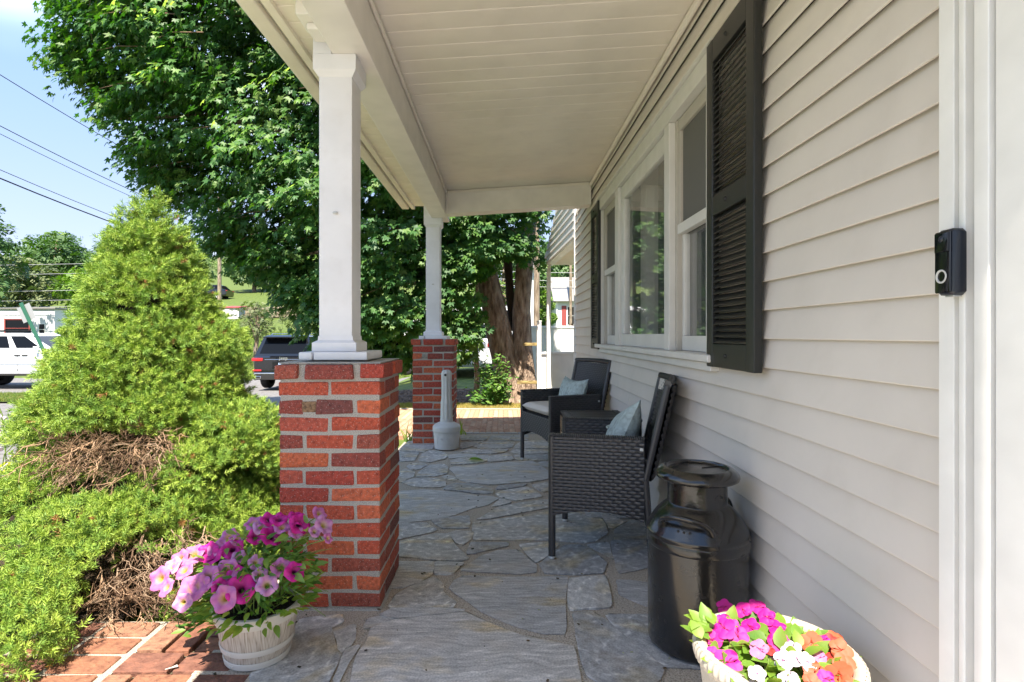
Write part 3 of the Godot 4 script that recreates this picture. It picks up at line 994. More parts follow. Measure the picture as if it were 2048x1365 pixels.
func brick_pier(label: String, front: float, rows: int, low: float, near: bool) -> void:
	var root := thing("brick_pier", label, "brick pier", P(-0.682, low, front + 0.2))
	var ch := 0.0695
	var core := MB.new()
	core.box(Vector3(0, rows * ch / 2.0 - 0.002, 0), Vector3(0.393, rows * ch - 0.004, 0.393), 0.003)
	if not near:
		core.box(Vector3(0, -0.01, 0), Vector3(0.42, 0.05, 0.42), 0.01)
	else:
		core.box(Vector3(0, -0.005, 0), Vector3(0.415, 0.022, 0.415), 0.008)
	obj("mortar", core.mesh(), M.mortar, root)
	var shapes := {}
	for l in [0.195, 0.188, 0.150]:
		var set := []
		for i in 5:
			var b := MB.new()
			b.box(Vector3.ZERO, Vector3(l, 0.0575, 0.095), 0.0045, Basis(), 0.0032, rng)
			set.append(b.mesh())
		shapes[l] = set
	var plug := MB.new()
	plug.box(Vector3.ZERO, Vector3(0.085, 0.046, 0.05), 0.004, Basis(), 0.001, rng)
	var lay := func(l: float, x: float, y: float, z: float, along: bool, s: float) -> void:
		var k: int = [0, 1, 0, 2, 5, 3, 1, 6, 7, 0, 4, 2, 3][rng.randi() % 13]
		if not near and rng.randf() < 0.05:
			k = 4
		var bas := Basis(Vector3.UP, (PI / 2 if along else 0.0) + rnd(-0.008, 0.008) + (PI if rng.randf() < 0.5 else 0.0)).scaled(Vector3(1, 1, 1))
		obj("brick", pick(shapes[l]), M["brick%d" % k], root, Vector3(x * s, y + rnd(-0.0015, 0.0015), z * s), bas)
	for i in rows:
		var y := (rows - 0.5 - i) * ch
		var s := 1.10 if i == 0 else 1.0
		var e := 0.1525
		for f in [-1, 1]:
			if i % 2 == 1:
				lay.call(0.195, -0.1025, y, e * f, false, s)
				lay.call(0.195, 0.1025, y, e * f, false, s)
				lay.call(0.188, e * f, y, 0.0, true, s)
			else:
				lay.call(0.195, e * f, y, -0.1025, true, s)
				lay.call(0.195, e * f, y, 0.1025, true, s)
				if i == 2 and f == 1:
					lay.call(0.150, 0.019, y, e, false, s)
					if near:
						obj("wood_plug", plug.mesh(), M.table_wood, root, Vector3(-0.096 + 0.019 - 0.018, y, e + 0.021))
					else:
						obj("outlet_box", plug.mesh(), M.grey_brick, root, Vector3(-0.096 + 0.001, y, e + 0.021))
				else:
					lay.call(0.188, 0.0, y, e * f, false, s)
	if near:
		obj("top_mortar", span(-0.2, 0.2, rows * ch - 0.004, rows * ch + 0.001, -0.2, 0.2, 0.001).mesh(), M.mortar, root)

func porch_column(label: String, d: float, foot: float) -> void:
	var root := thing("porch_column", label, "porch column", P(-0.70, foot, d))
	var top := 2.25 - foot
	var w := 0.1395
	obj("plinth", span(-0.13, -0.075, 0.001, 0.034, -0.14, 0.14, 0.004).mesh(), M.column, root)
	obj("plinth", span(-0.070, 0.15, 0.001, 0.035, -0.14, 0.14, 0.004).mesh(), M.column, root)
	var b := MB.new()
	var rings := []
	for q in [[0.036, 0.092], [0.072, 0.092], [0.082, w / 2.0 + 0.004], [0.10, w / 2.0 + 0.002]]:
		var a: float = q[1]
		rings.append([Vector3(-a, q[0], -a), Vector3(a, q[0], -a), Vector3(a, q[0], a), Vector3(-a, q[0], a)])
	b.loft(rings)
	obj("base", b.mesh(), M.column, root)
	obj("shaft", span(-w / 2.0, w / 2.0, 0.09, top - 0.085, -w / 2.0, w / 2.0, 0.003).mesh(), M.column, root)
	b = MB.new()
	rings = []
	for q in [[top - 0.088, w / 2.0 + 0.001], [top - 0.063, 0.089], [top - 0.001, 0.089]]:
		var a: float = q[1]
		rings.append([Vector3(-a, q[0], -a), Vector3(a, q[0], -a), Vector3(a, q[0], a), Vector3(-a, q[0], a)])
	b.loft(rings)
	obj("capital", b.mesh(), M.column, root)
	obj("capital_block", span(-0.089, -0.012, top - 0.001, top + 0.147, -0.089, 0.089, 0.003).mesh(), M.column, root)
	var clip := MB.new()
	clip.box(Vector3(0, 1.59 - foot, w / 2.0 + 0.004), Vector3(0.022, 0.011, 0.008), 0.003)
	clip.box(Vector3(0.006, 1.59 - foot, w / 2.0 + 0.011), Vector3(0.008, 0.006, 0.008), 0.002)
	obj("light_clip", clip.mesh(), M.plastic_grey, root)

func doorbell() -> void:
	var root := thing("doorbell", "black video doorbell on the white door casing", "doorbell", P(WALL - 0.034, 1.152, 0.992))
	var b := MB.new()
	b.box(Vector3(-0.017, 0.060, -0.014), Vector3(0.032, 0.120, 0.040), 0.007)
	obj("body", b.mesh(), M.bell_side, root)
	b = MB.new()
	b.box(Vector3(-0.0335, 0.060, -0.014), Vector3(0.004, 0.112, 0.036), 0.002)
	var f := obj("face_plate", b.mesh(), M.gloss_black, root)
	b = MB.new()
	b.lathe([Vector2(0.0095, 0.0), Vector2(0.0125, 0.001), Vector2(0.0125, 0.0022), Vector2(0.0095, 0.0022), Vector2(0.0095, 0.0)], 32)
	obj("button_ring", b.mesh(), M.plastic_grey, root, Vector3(-0.0355, 0.034, -0.014), Basis(Vector3.BACK, PI / 2))
	b = MB.new()
	b.box(Vector3(-0.036, 0.096, -0.014), Vector3(0.003, 0.036, 0.032), 0.0014)
	obj("camera_window", b.mesh(), M.gloss_black, root)
	b = MB.new()
	b.lathe([Vector2(0.0, 0.0025), Vector2(0.004, 0.002), Vector2(0.0055, 0.0), Vector2(0.0055, -0.002)], 20)
	obj("lens", b.mesh(), M.bell_side, root, Vector3(-0.0376, 0.102, -0.014), Basis(Vector3.BACK, PI / 2))
	b = MB.new()
	b.box(Vector3(-0.016, -0.001, -0.012), Vector3(0.016, 0.004, 0.02), 0.001)
	obj("release_tab", b.mesh(), M.silver, root)
	f.set_meta("label", "glossy black front of the doorbell")

# ---------------------------------------------------------------- furniture
# flat strands woven over and under upright stakes, on a sheet that starts at o and runs along U (w) and V (h); the strands stand out along N
func weave(b: MB, o: Vector3, U: Vector3, V: Vector3, N: Vector3, w: float, h: float, arch := 0.0, bow := 0.0, cell := 0.0205, strand := 0.0160) -> void:
	var rows := int(h / strand)
	var cols := int(w / cell) * 2
	var amp := 0.0036
	for r in rows:
		var prev := []
		for c in cols + 1:
			var u := float(c) / cols
			var lowest := arch * (1.0 - pow(absf(2.0 * u - 1.0), 2.2))
			var v0 := maxf(h * (r + 0.05) / rows, lowest)
			var v1 := maxf(h * (r + 0.91) / rows, lowest)
			var off := amp * cos(PI * (c * 0.5 + r))
			var push := N * (bow * (1.0 - pow(2.0 * u - 1.0, 2.0)))
			var base := o + U * (u * w) + push
			var cur := [b.p(base + V * v0 + N * (off - 0.0012)), b.p(base + V * ((v0 + v1) / 2.0) + N * (off + 0.0012)), b.p(base + V * v1 + N * (off - 0.0012))]
			if c > 0 and v1 - v0 > 0.001:
				for k in 2:
					b.quad(prev[k], cur[k], cur[k + 1], prev[k + 1])
			prev = cur

func backing(b: MB, o: Vector3, U: Vector3, V: Vector3, N: Vector3, w: float, h: float, arch := 0.0, bow := 0.0, thick := 0.012) -> void:
	var rings := []
	var n := 16
	for i in n + 1:
		var u := float(i) / n
		var low := arch * (1.0 - pow(absf(2.0 * u - 1.0), 2.2))
		var base := o + U * (u * w) + N * (bow * (1.0 - pow(2.0 * u - 1.0, 2.0)) - 0.0055)
		rings.append([base + V * low, base + V * h, base + V * h - N * thick, base + V * low - N * thick])
	for i in n:
		var mid: Vector3 = (rings[i][0] + rings[i][2] + rings[i + 1][1] + rings[i + 1][3]) / 4.0
		for k in 4:
			b.out_quad(b.p(rings[i][k]), b.p(rings[i][(k + 1) % 4]), b.p(rings[i + 1][(k + 1) % 4]), b.p(rings[i + 1][k]), mid)

func wrapped_bar(a: Vector3, e: Vector3, r: float, sides := 8) -> MB:     # a bar wound with wicker
	var b := MB.new()
	var pts := []
	var rad := []
	var n := int(a.distance_to(e) / 0.006)
	for i in n + 1:
		pts.append(a.lerp(e, float(i) / n))
		rad.append(r + (0.0012 if i % 2 == 0 else -0.0012))
	b.tube(pts, rad, sides)
	return b

func wicker_chair(label: String) -> Node3D:
	var c := thing("wicker_chair", label, "chair", Vector3.ZERO, 0.0, "wicker armchairs along the porch wall")
	var fx := -0.215
	var bx := 0.215
	var half := 0.275
	for s in [-1, 1]:
		var arm := MB.new()
		var dark := MB.new()
		var z: float = half * s
		var out := Vector3(0, 0, s)
		# outside and inside of the arm panel
		var o := Vector3(fx, 0.205, z + 0.016 * s)
		if s > 0:
			weave(arm, o, Vector3.RIGHT, Vector3.UP, out, bx - fx, 0.385, 0.035)
		else:
			weave(arm, o + Vector3(bx - fx, 0, 0), Vector3.LEFT, Vector3.UP, out, bx - fx, 0.385, 0.035)
		var inn := Vector3(fx, 0.41, z - 0.016 * s)
		if s > 0:
			weave(arm, inn + Vector3(bx - fx, 0, 0), Vector3.LEFT, Vector3.UP, -out, bx - fx, 0.18)
		else:
			weave(arm, inn, Vector3.RIGHT, Vector3.UP, -out, bx - fx, 0.18)
		backing(dark, o, Vector3.RIGHT, Vector3.UP, out, bx - fx, 0.385, 0.035, 0.0, 0.022)
		var top := MB.new()
		for i in 44:
			var x := lerpf(fx - 0.014, bx + 0.004, (i + 0.5) / 44)
			top.box(Vector3(x, 0.594 + (0.001 if i % 2 else 0.0), z), Vector3(0.0098, 0.013, 0.046), 0.003)
		var ap := obj("arm_panel", arm.mesh(), M.wicker, c)
		obj("arm_backing", dark.mesh(), M.wicker_dark, ap)
		obj("arm_rest", top.mesh(), M.wicker, ap)
		var bolt := MB.new()
		bolt.box(Vector3(bx - 0.012, 0.545, z + 0.021 * s), Vector3(0.016, 0.014, 0.006), 0.002)
		obj("bolt_cap", bolt.mesh(), M.plastic_grey, ap)
		# legs
		obj("front_leg", wrapped_bar(Vector3(fx - 0.002, 0.012, z), Vector3(fx - 0.002, 0.592, z), 0.0175).mesh(), M.wicker, c)
		var rl := obj("rear_leg", wrapped_bar(Vector3(bx + 0.035, 0.012, z), Vector3(bx + 0.005, 0.40, z), 0.0165).mesh(), M.wicker, c)
		obj("back_post", wrapped_bar(Vector3(bx + 0.005, 0.40, z), Vector3(bx + 0.105, 0.845, z), 0.0165).mesh(), M.wicker, rl)
		for x in [fx - 0.002, bx + 0.035]:
			var ft := MB.new()
			ft.lathe([Vector2(0, 0), Vector2(0.016, 0), Vector2(0.016, 0), Vector2(0.016, 0.014), Vector2(0, 0.014)], 14, Vector3(x, 0, z))
			obj("foot_cap", ft.mesh(), M.plastic_grey, c)
	# front skirt
	var sk := MB.new()
	weave(sk, Vector3(fx - 0.012, 0.225, -half), Vector3.BACK, Vector3.UP, Vector3.LEFT, half * 2.0, 0.195, 0.045)
	var skb := MB.new()
	backing(skb, Vector3(fx - 0.012, 0.225, -half), Vector3.BACK, Vector3.UP, Vector3.LEFT, half * 2.0, 0.195, 0.045)
	var sp := obj("front_skirt", sk.mesh(), M.wicker, c)
	obj("skirt_backing", skb.mesh(), M.wicker_dark, sp)
	# seat
	var se := MB.new()
	weave(se, Vector3(fx, 0.425, half - 0.02), Vector3.FORWARD, Vector3.RIGHT, Vector3.UP, half * 2.0 - 0.04, bx - fx)
	var sd := MB.new()
	sd.box(Vector3(0, 0.408, 0), Vector3(bx - fx - 0.01, 0.022, half * 2.0 - 0.04), 0.003)
	var st := obj("seat", sd.mesh(), M.wicker_dark, c)
	obj("seat_weave", se.mesh(), M.wicker, st)
	# back
	var up := Vector3(0.10, 0.445, 0).normalized()
	var nf := Vector3(-up.y, up.x, 0)
	var bk := MB.new()
	weave(bk, Vector3(bx + 0.002, 0.40, -half), Vector3.BACK, up, nf, half * 2.0, 0.456, 0.0, -0.035)
	weave(bk, Vector3(bx + 0.030, 0.395, half), Vector3.FORWARD, up, -nf, half * 2.0, 0.456, 0.0, 0.035)
	var bb := MB.new()
	backing(bb, Vector3(bx + 0.004, 0.40, -half), Vector3.BACK, up, nf, half * 2.0, 0.452, 0.0, -0.035, 0.020)
	var bp := obj("backrest", bk.mesh(), M.wicker, c)
	obj("back_backing", bb.mesh(), M.wicker_dark, bp)
	var roll := MB.new()
	var pts := []
	var rad := []
	for i in 91:
		var u := i / 90.0
		pts.append(Vector3(bx + 0.105 + 0.035 * (1.0 - pow(2.0 * u - 1.0, 2.0)), 0.850 + (0.006 * (1.0 - pow(2.0 * u - 1.0, 2.0))), lerpf(-half - 0.012, half + 0.012, u)))
		rad.append(0.0185 + (0.001 if i % 2 else -0.001))
	roll.tube(pts, rad, 8)
	obj("top_roll", roll.mesh(), M.wicker, bp)
	return c

func cushion(b: MB, w: float, h: float, t: float, pinch := 0.06, sharp := 4.0, sag := 0.0, crease := 0.0) -> void:
	var n := 18
	for side in [1, -1]:
		var g := []
		for j in n + 1:
			for i in n + 1:
				var u := 2.0 * i / n - 1.0
				var v := 2.0 * j / n - 1.0
				var th := pow(maxf(0.0, (1.0 - pow(absf(u), sharp)) * (1.0 - pow(absf(v), sharp))), 0.6)
				var px := u * w / 2.0 * (1.0 - pinch * (1.0 - v * v) * absf(u))
				var py := v * h / 2.0 * (1.0 - pinch * (1.0 - u * u) * absf(v)) - sag * (1.0 - u * u) * (v + 1.0) * 0.5
				var wr := crease * sin(u * 7.0 + v * 4.0) * (1.0 - u * u) * (1.0 - v * v)
				g.append(b.p(Vector3(px, py, side * (t / 2.0 * th + wr))))
		for j in n:
			for i in n:
				var a: int = g[j * (n + 1) + i]
				var c: int = g[j * (n + 1) + i + 1]
				var d: int = g[(j + 1) * (n + 1) + i + 1]
				var e: int = g[(j + 1) * (n + 1) + i]
				if side > 0:
					b.quad(a, c, d, e)
				else:
					b.quad(a, e, d, c)

func seating() -> void:
	var c := wicker_chair("black wicker armchair nearest the camera, seen from its side beside the milk can")
	c.transform = Transform3D(Basis(Vector3.UP, -0.226), P(0.512, 0.003, 2.887))
	var f := dup(c, P(0.475, 0.003, 4.62), 0.376, "black wicker armchair with beige seat pad at the far side of the slatted table", "wicker armchairs along the porch wall")
	var b := MB.new()
	cushion(b, 0.50, 0.42, 0.075, 0.02, 10.0)
	var s := obj("seat_cushion", b.mesh(), M.cushion, self, f.transform * Vector3(-0.02, 0.468, 0), f.basis * Basis(Vector3.UP, PI / 2) * Basis(Vector3.RIGHT, -PI / 2))
	tag(s, "beige seat pad on the far wicker armchair", "seat cushion")
	# pillows
	b = MB.new()
	cushion(b, 0.40, 0.40, 0.15, 0.10, 2.6, 0.02, 0.006)
	b.tube([Vector3(0.02, 0.03, 0.075), Vector3(0.03, 0.015, 0.088), Vector3(0.06, 0.01, 0.08)], [0.006, 0.007, 0.004], 6)
	var p1 := obj("throw_pillow", b.mesh(), M.pillow, self, c.transform * Vector3(0.105, 0.54, -0.03), c.basis * Basis(Vector3.BACK, -0.42) * Basis(Vector3.UP, -PI / 2) * Basis(Vector3.BACK, 0.22))
	tag(p1, "pale teal pillow leaning in the near wicker armchair", "pillow", "pale teal pillows on the armchairs")
	b = MB.new()
	cushion(b, 0.40, 0.25, 0.13, 0.08, 3.0, 0.02, 0.004)
	var p2 := obj("throw_pillow", b.mesh(), M.pillow, self, f.transform * Vector3(0.115, 0.60, 0.02), f.basis * Basis(Vector3.BACK, -0.30) * Basis(Vector3.UP, -PI / 2))
	tag(p2, "pale teal pillow against the back of the far wicker armchair", "pillow", "pale teal pillows on the armchairs")

func side_table() -> void:
	var t := thing("side_table", "black slatted storage side table with brown wood drawers between the two armchairs", "side table", P(0.645, 0.003, 3.83))
	var w := 0.43
	var l := 0.56
	var top := 0.517
	obj("carcass", span(-w / 2 + 0.012, w / 2, 0.05, top - 0.022, -l / 2 + 0.006, l / 2 - 0.006, 0.003).mesh(), M.table_top, t)
	for s in [-1, 1]:
		obj("top_board", span(s * (w / 2 - 0.026) - 0.025, s * (w / 2 - 0.026) + 0.025, top - 0.02, top, -l / 2, l / 2, 0.003).mesh(), M.table_top, t)
		for q in [-1, 1]:
			obj("leg", span(s * (w / 2 - 0.03) - 0.014, s * (w / 2 - 0.03) + 0.014, 0.0, 0.05, q * (l / 2 - 0.03) - 0.014, q * (l / 2 - 0.03) + 0.014).mesh(), M.table_top, t)
	for i in 7:
		var d := -l / 2 + (i + 0.5) * l / 7
		obj("slat", span(-w / 2 + 0.055, w / 2 - 0.055, top - 0.018, top - 0.001, d - l / 14 + 0.003, d + l / 14 - 0.003, 0.002).mesh(), M.table_top, t)
	for i in 4:
		var y := 0.075 + i * 0.103
		var bd := obj("drawer_board", span(-w / 2 - 0.002, -w / 2 + 0.011, y, y + 0.098, -l / 2 + 0.004, l / 2 - 0.004, 0.002).mesh(), M.table_wood, t)
		if i == 3 or i == 1:
			obj("handle_slot", span(-w / 2 - 0.006, -w / 2 - 0.0025, y + 0.04, y + 0.085, -0.05, 0.05, 0.002).mesh(), M.black, bd)

func milk_can() -> void:
	var c := thing("milk_can", "old milk can painted glossy black, standing between the near armchair and the flower pot", "milk can", P(0.688, 0.003, 1.952))
	var b := MB.new()
	var prof := []
	for q in [[0.0, 0.004], [0.158, 0.0], [0.167, 0.006], [0.1685, 0.014], [0.1685, 0.014], [0.169, 0.10], [0.1695, 0.20], [0.169, 0.345], [0.169, 0.345], [0.1745, 0.352], [0.1745, 0.368], [0.1715, 0.376], [0.1715, 0.382], [0.175, 0.388], [0.1745, 0.396], [0.170, 0.402], [0.162, 0.418], [0.148, 0.442], [0.131, 0.462], [0.114, 0.477], [0.104, 0.486], [0.102, 0.49], [0.102, 0.49], [0.1005, 0.53], [0.101, 0.56], [0.105, 0.57]]:
		prof.append(Vector2(q[0], q[1]))
	b.lathe(prof, 72)
	obj("body", b.mesh(), M.can_black, c)
	b = MB.new()
	prof = []
	for q in [[0.10, 0.566], [0.112, 0.572], [0.130, 0.570], [0.139, 0.575], [0.1415, 0.583], [0.139, 0.592], [0.131, 0.602], [0.120, 0.610], [0.110, 0.613], [0.106, 0.612], [0.106, 0.612], [0.104, 0.604], [0.098, 0.602], [0.05, 0.604], [0.0, 0.605]]:
		prof.append(Vector2(q[0], q[1]))
	b.lathe(prof, 72)
	var lid := obj("lid", b.mesh(), M.can_black, c)
	obj("lid_seam", span(0.02, 0.09, 0.601, 0.6075, -0.004, 0.0, 0.001).mesh(), M.can_black, lid, Vector3.ZERO, Basis(Vector3.UP, 0.4))
	for t in [2.05, 2.05 + PI]:                      # a handle facing the camera, its twin behind
		var bas := Basis(Vector3.UP, t - PI / 2 - 1.08)
		var pts := []
		var rad := []
		for i in 15:
			var u := i / 14.0
			var a := lerpf(-0.55, 0.55, u)
			var rr := 0.150 + 0.040 * pow(sin(PI * u), 0.6)
			pts.append(Vector3(sin(a) * rr, 0.422 + 0.056 * pow(sin(PI * u), 0.55), cos(a) * rr))
			rad.append(0.0135 if i > 0 and i < 14 else 0.019)
		b = MB.new()
		b.tube(pts, rad, 10, true, 0.65)
		var hd := obj("handle", b.mesh(), M.can_black, c, Vector3.ZERO, bas)
		for e in [0, 14]:
			b = MB.new()
			b.lathe([Vector2(0, 0.006), Vector2(0.014, 0.005), Vector2(0.021, 0.0), Vector2(0.022, -0.008)], 16)
			obj("handle_foot", b.mesh(), M.can_black, hd, pts[e] - Vector3(0, 0.006, 0), aim(Vector3(pts[e].x, 0.09, pts[e].z)))
		for i in 3:
			b = MB.new()
			b.lathe([Vector2(0, 0.004), Vector2(0.004, 0.002), Vector2(0.005, -0.002)], 8)
			var a := -0.12 + i * 0.12
			obj("rivet", b.mesh(), M.can_black, hd, Vector3(sin(a) * 0.158, 0.424, cos(a) * 0.158), aim(Vector3(sin(a), 0.5, cos(a))))

func ash_receptacle() -> void:
	var c := thing("ash_receptacle", "pale grey plastic cigarette receptacle with a tall tube, standing by the far brick pier", "ash receptacle", P(-0.532, 0.003, 5.25), 0.12)
	var b := MB.new()
	b.lathe([Vector2(0, 0.003), Vector2(0.110, 0.0), Vector2(0.1135, 0.006), Vector2(0.1135, 0.006), Vector2(0.124, 0.165), Vector2(0.124, 0.165), Vector2(0.10, 0.166)], 48)
	var bucket := obj("bucket", b.mesh(), M.plastic_grey, c)
	b = MB.new()
	b.lathe([Vector2(0.125, 0.163), Vector2(0.131, 0.165), Vector2(0.132, 0.172), Vector2(0.131, 0.205), Vector2(0.128, 0.214), Vector2(0.115, 0.226), Vector2(0.085, 0.243), Vector2(0.066, 0.249), Vector2(0.062, 0.252), Vector2(0.062, 0.252), Vector2(0.060, 0.28), Vector2(0.060, 0.28), Vector2(0.050, 0.282)], 48)
	obj("lid", b.mesh(), M.plastic_grey, c)
	b = MB.new()
	b.lathe([Vector2(0.054, 0.279), Vector2(0.0525, 0.42), Vector2(0.053, 0.425), Vector2(0.053, 0.425), Vector2(0.049, 0.455), Vector2(0.0455, 0.47), Vector2(0.044, 0.64), Vector2(0.044, 0.64), Vector2(0.047, 0.645), Vector2(0.047, 0.71), Vector2(0.040, 0.73), Vector2(0.024, 0.742), Vector2(0, 0.745)], 48, Vector3.ZERO, 8, 0.0035)
	var tube := obj("tube", b.mesh(), M.plastic_grey, c)
	b = MB.new()
	b.lathe([Vector2(0.0, 0.003), Vector2(0.012, 0.003), Vector2(0.012, -0.002)], 20)
	obj("opening", b.mesh(), M.black, tube, Vector3(-0.012, 0.698, 0.0475), aim(Vector3(-0.2, 0, 1)))
	obj("label_strip", span(-0.024, 0.002, 0.668, 0.682, 0.046, 0.0505, 0.001).mesh(), M.black, tube, Vector3(0, 0, 0), Basis(Vector3.UP, -0.05))
	obj("lock_pin", span(-0.024, -0.018, 0.408, 0.414, 0.050, 0.0565, 0.001).mesh(), M.black, tube)
	obj("lid_slot", span(-0.05, -0.034, 0.178, 0.182, 0.1245, 0.1275, 0.0005).mesh(), M.black, bucket)
	# raised panel with moulded lettering
	b = MB.new()
	for q in [[-0.095, 0.055, 0.054, 0.057], [-0.095, 0.055, 0.139, 0.142]]:
		for i in 12:
			var a0 := lerpf(q[0], q[1], i / 12.0) / 0.118
			var a1 := lerpf(q[0], q[1], (i + 1) / 12.0) / 0.118
			var r0: float = 0.1145 + 0.0105 * (q[2] / 0.16)
			b.flat([Vector3(sin(a0) * r0, q[2], cos(a0) * r0 + 0.002), Vector3(sin(a1) * r0, q[2], cos(a1) * r0 + 0.002), Vector3(sin(a1) * r0, q[3], cos(a1) * r0 + 0.003), Vector3(sin(a0) * r0, q[3], cos(a0) * r0 + 0.003)])
	for x in [-0.095, 0.053]:
		var a0: float = x / 0.118
		b.box(Vector3(sin(a0) * 0.1195, 0.098, cos(a0) * 0.1195 + 0.001), Vector3(0.003, 0.086, 0.004), 0.001)
	obj("moulded_panel", b.mesh(), M.plastic_grey, bucket)
	var tx := TextMesh.new()
	var sf := SystemFont.new()
	sf.font_names = PackedStringArray(["Droid Sans"])
	sf.font_weight = 700
	tx.font = sf
	tx.text = "SMOKERS"
	tx.font_size = 32
	tx.pixel_size = 0.00058
	tx.depth = 0.006
	obj("moulded_lettering", tx, M.plastic_grey, bucket, Vector3(-0.02, 0.105, 0.1185), Basis(Vector3.UP, -0.17))

# ---------------------------------------------------------------- pots and flowers
func leaf_shape(l: float, w: float, fold := 0.2, droop := 0.15, n := 5) -> MB:     # a leaf along +y, its face towards +z
	var b := MB.new()
	var mid := []
	var lt := []
	var rt := []
	for i in n + 1:
		var u := float(i) / n
		var half := w / 2.0 * pow(sin(PI * pow(u, 0.75)), 0.85) if i > 0 and i < n else 0.0008
		var z := -droop * l * u * u
		mid.append(b.p(Vector3(0, u * l, z)))
		lt.append(b.p(Vector3(-half, u * l, z + fold * half)))
		rt.append(b.p(Vector3(half, u * l, z + fold * half)))
	for i in n:
		b.quad(lt[i], mid[i], mid[i + 1], lt[i + 1])
		b.quad(mid[i], rt[i], rt[i + 1], mid[i + 1])
	return b

func petunia_flower(edge: Color, mid: Color, throat: Color, vein: Color) -> ArrayMesh:   # faces +y
	var b := MB.new()
	b.tinted = true
	var segs := 30
	var rings := [[0.0025, -0.030, 0], [0.0045, -0.012, 0], [0.0075, -0.002, 1], [0.015, 0.0025, 2], [0.0225, 0.0035, 3], [0.0275, 0.001, 3]]
	var prev := []
	for q in rings:
		var ring := []
		for k in segs:
			var t := TAU * k / segs
			var lobe := 0.5 + 0.5 * cos(t * 5.0)
			var r: float = q[0] * (1.0 + (0.14 * lobe - 0.07 if q[0] > 0.014 else 0.0))
			var y: float = q[1] + (0.0035 * sin(t * 5.0 + 0.7) + 0.002 * sin(t * 3.0) if q[0] > 0.02 else 0.0)
			var v := pow(lobe, 6.0)
			b.tint = throat if q[2] == 0 else (throat.lerp(mid, 0.55) if q[2] == 1 else (mid.lerp(vein, v * 0.7) if q[2] == 2 else edge.lerp(vein, v * 0.35)))
			ring.append(b.p(Vector3(cos(t) * r, y, sin(t) * r)))
		if prev.size():
			for k in segs:
				b.quad(prev[k], ring[k], ring[(k + 1) % segs], prev[(k + 1) % segs])
		prev = ring
	return b.mesh()

func impatiens_flower(c: Color, eye: Color) -> ArrayMesh:    # five broad petals, facing +y
	var b := MB.new()
	b.tinted = true
	for p5 in 5:
		var a := TAU * p5 / 5.0 + (0.15 if p5 % 2 else -0.1)
		var w := 0.0118
		var ctr := Vector3(cos(a) * 0.0115, 0.001 + 0.0012 * (p5 % 3), sin(a) * 0.0115)
		b.tint = eye
		var k0 := b.p(Vector3(0, 0.0025 + 0.0003 * p5, 0))
		b.tint = c
		var ring := []
		for i in 12:
			var t := TAU * i / 12.0
			var q := Vector3(cos(t) * w, 0.0016 * sin(t * 2.0 + p5), sin(t) * w * (1.05 + 0.08 * sin(p5 * 3.0)))
			ring.append(b.p(ctr + q + Vector3(cos(a), 0, sin(a)) * (0.0 if cos(t - a) > 0 else 0.002)))
		var m := b.p(ctr + Vector3(0, 0.0022, 0))
		for i in 12:
			b.tri(m, ring[(i + 1) % 12], ring[i])
		b.tri(k0, ring[0], ring[1])
	b.tint = eye
	b.box(Vector3(0, 0.003, 0), Vector3(0.003, 0.004, 0.003), 0.001)
	return b.mesh()

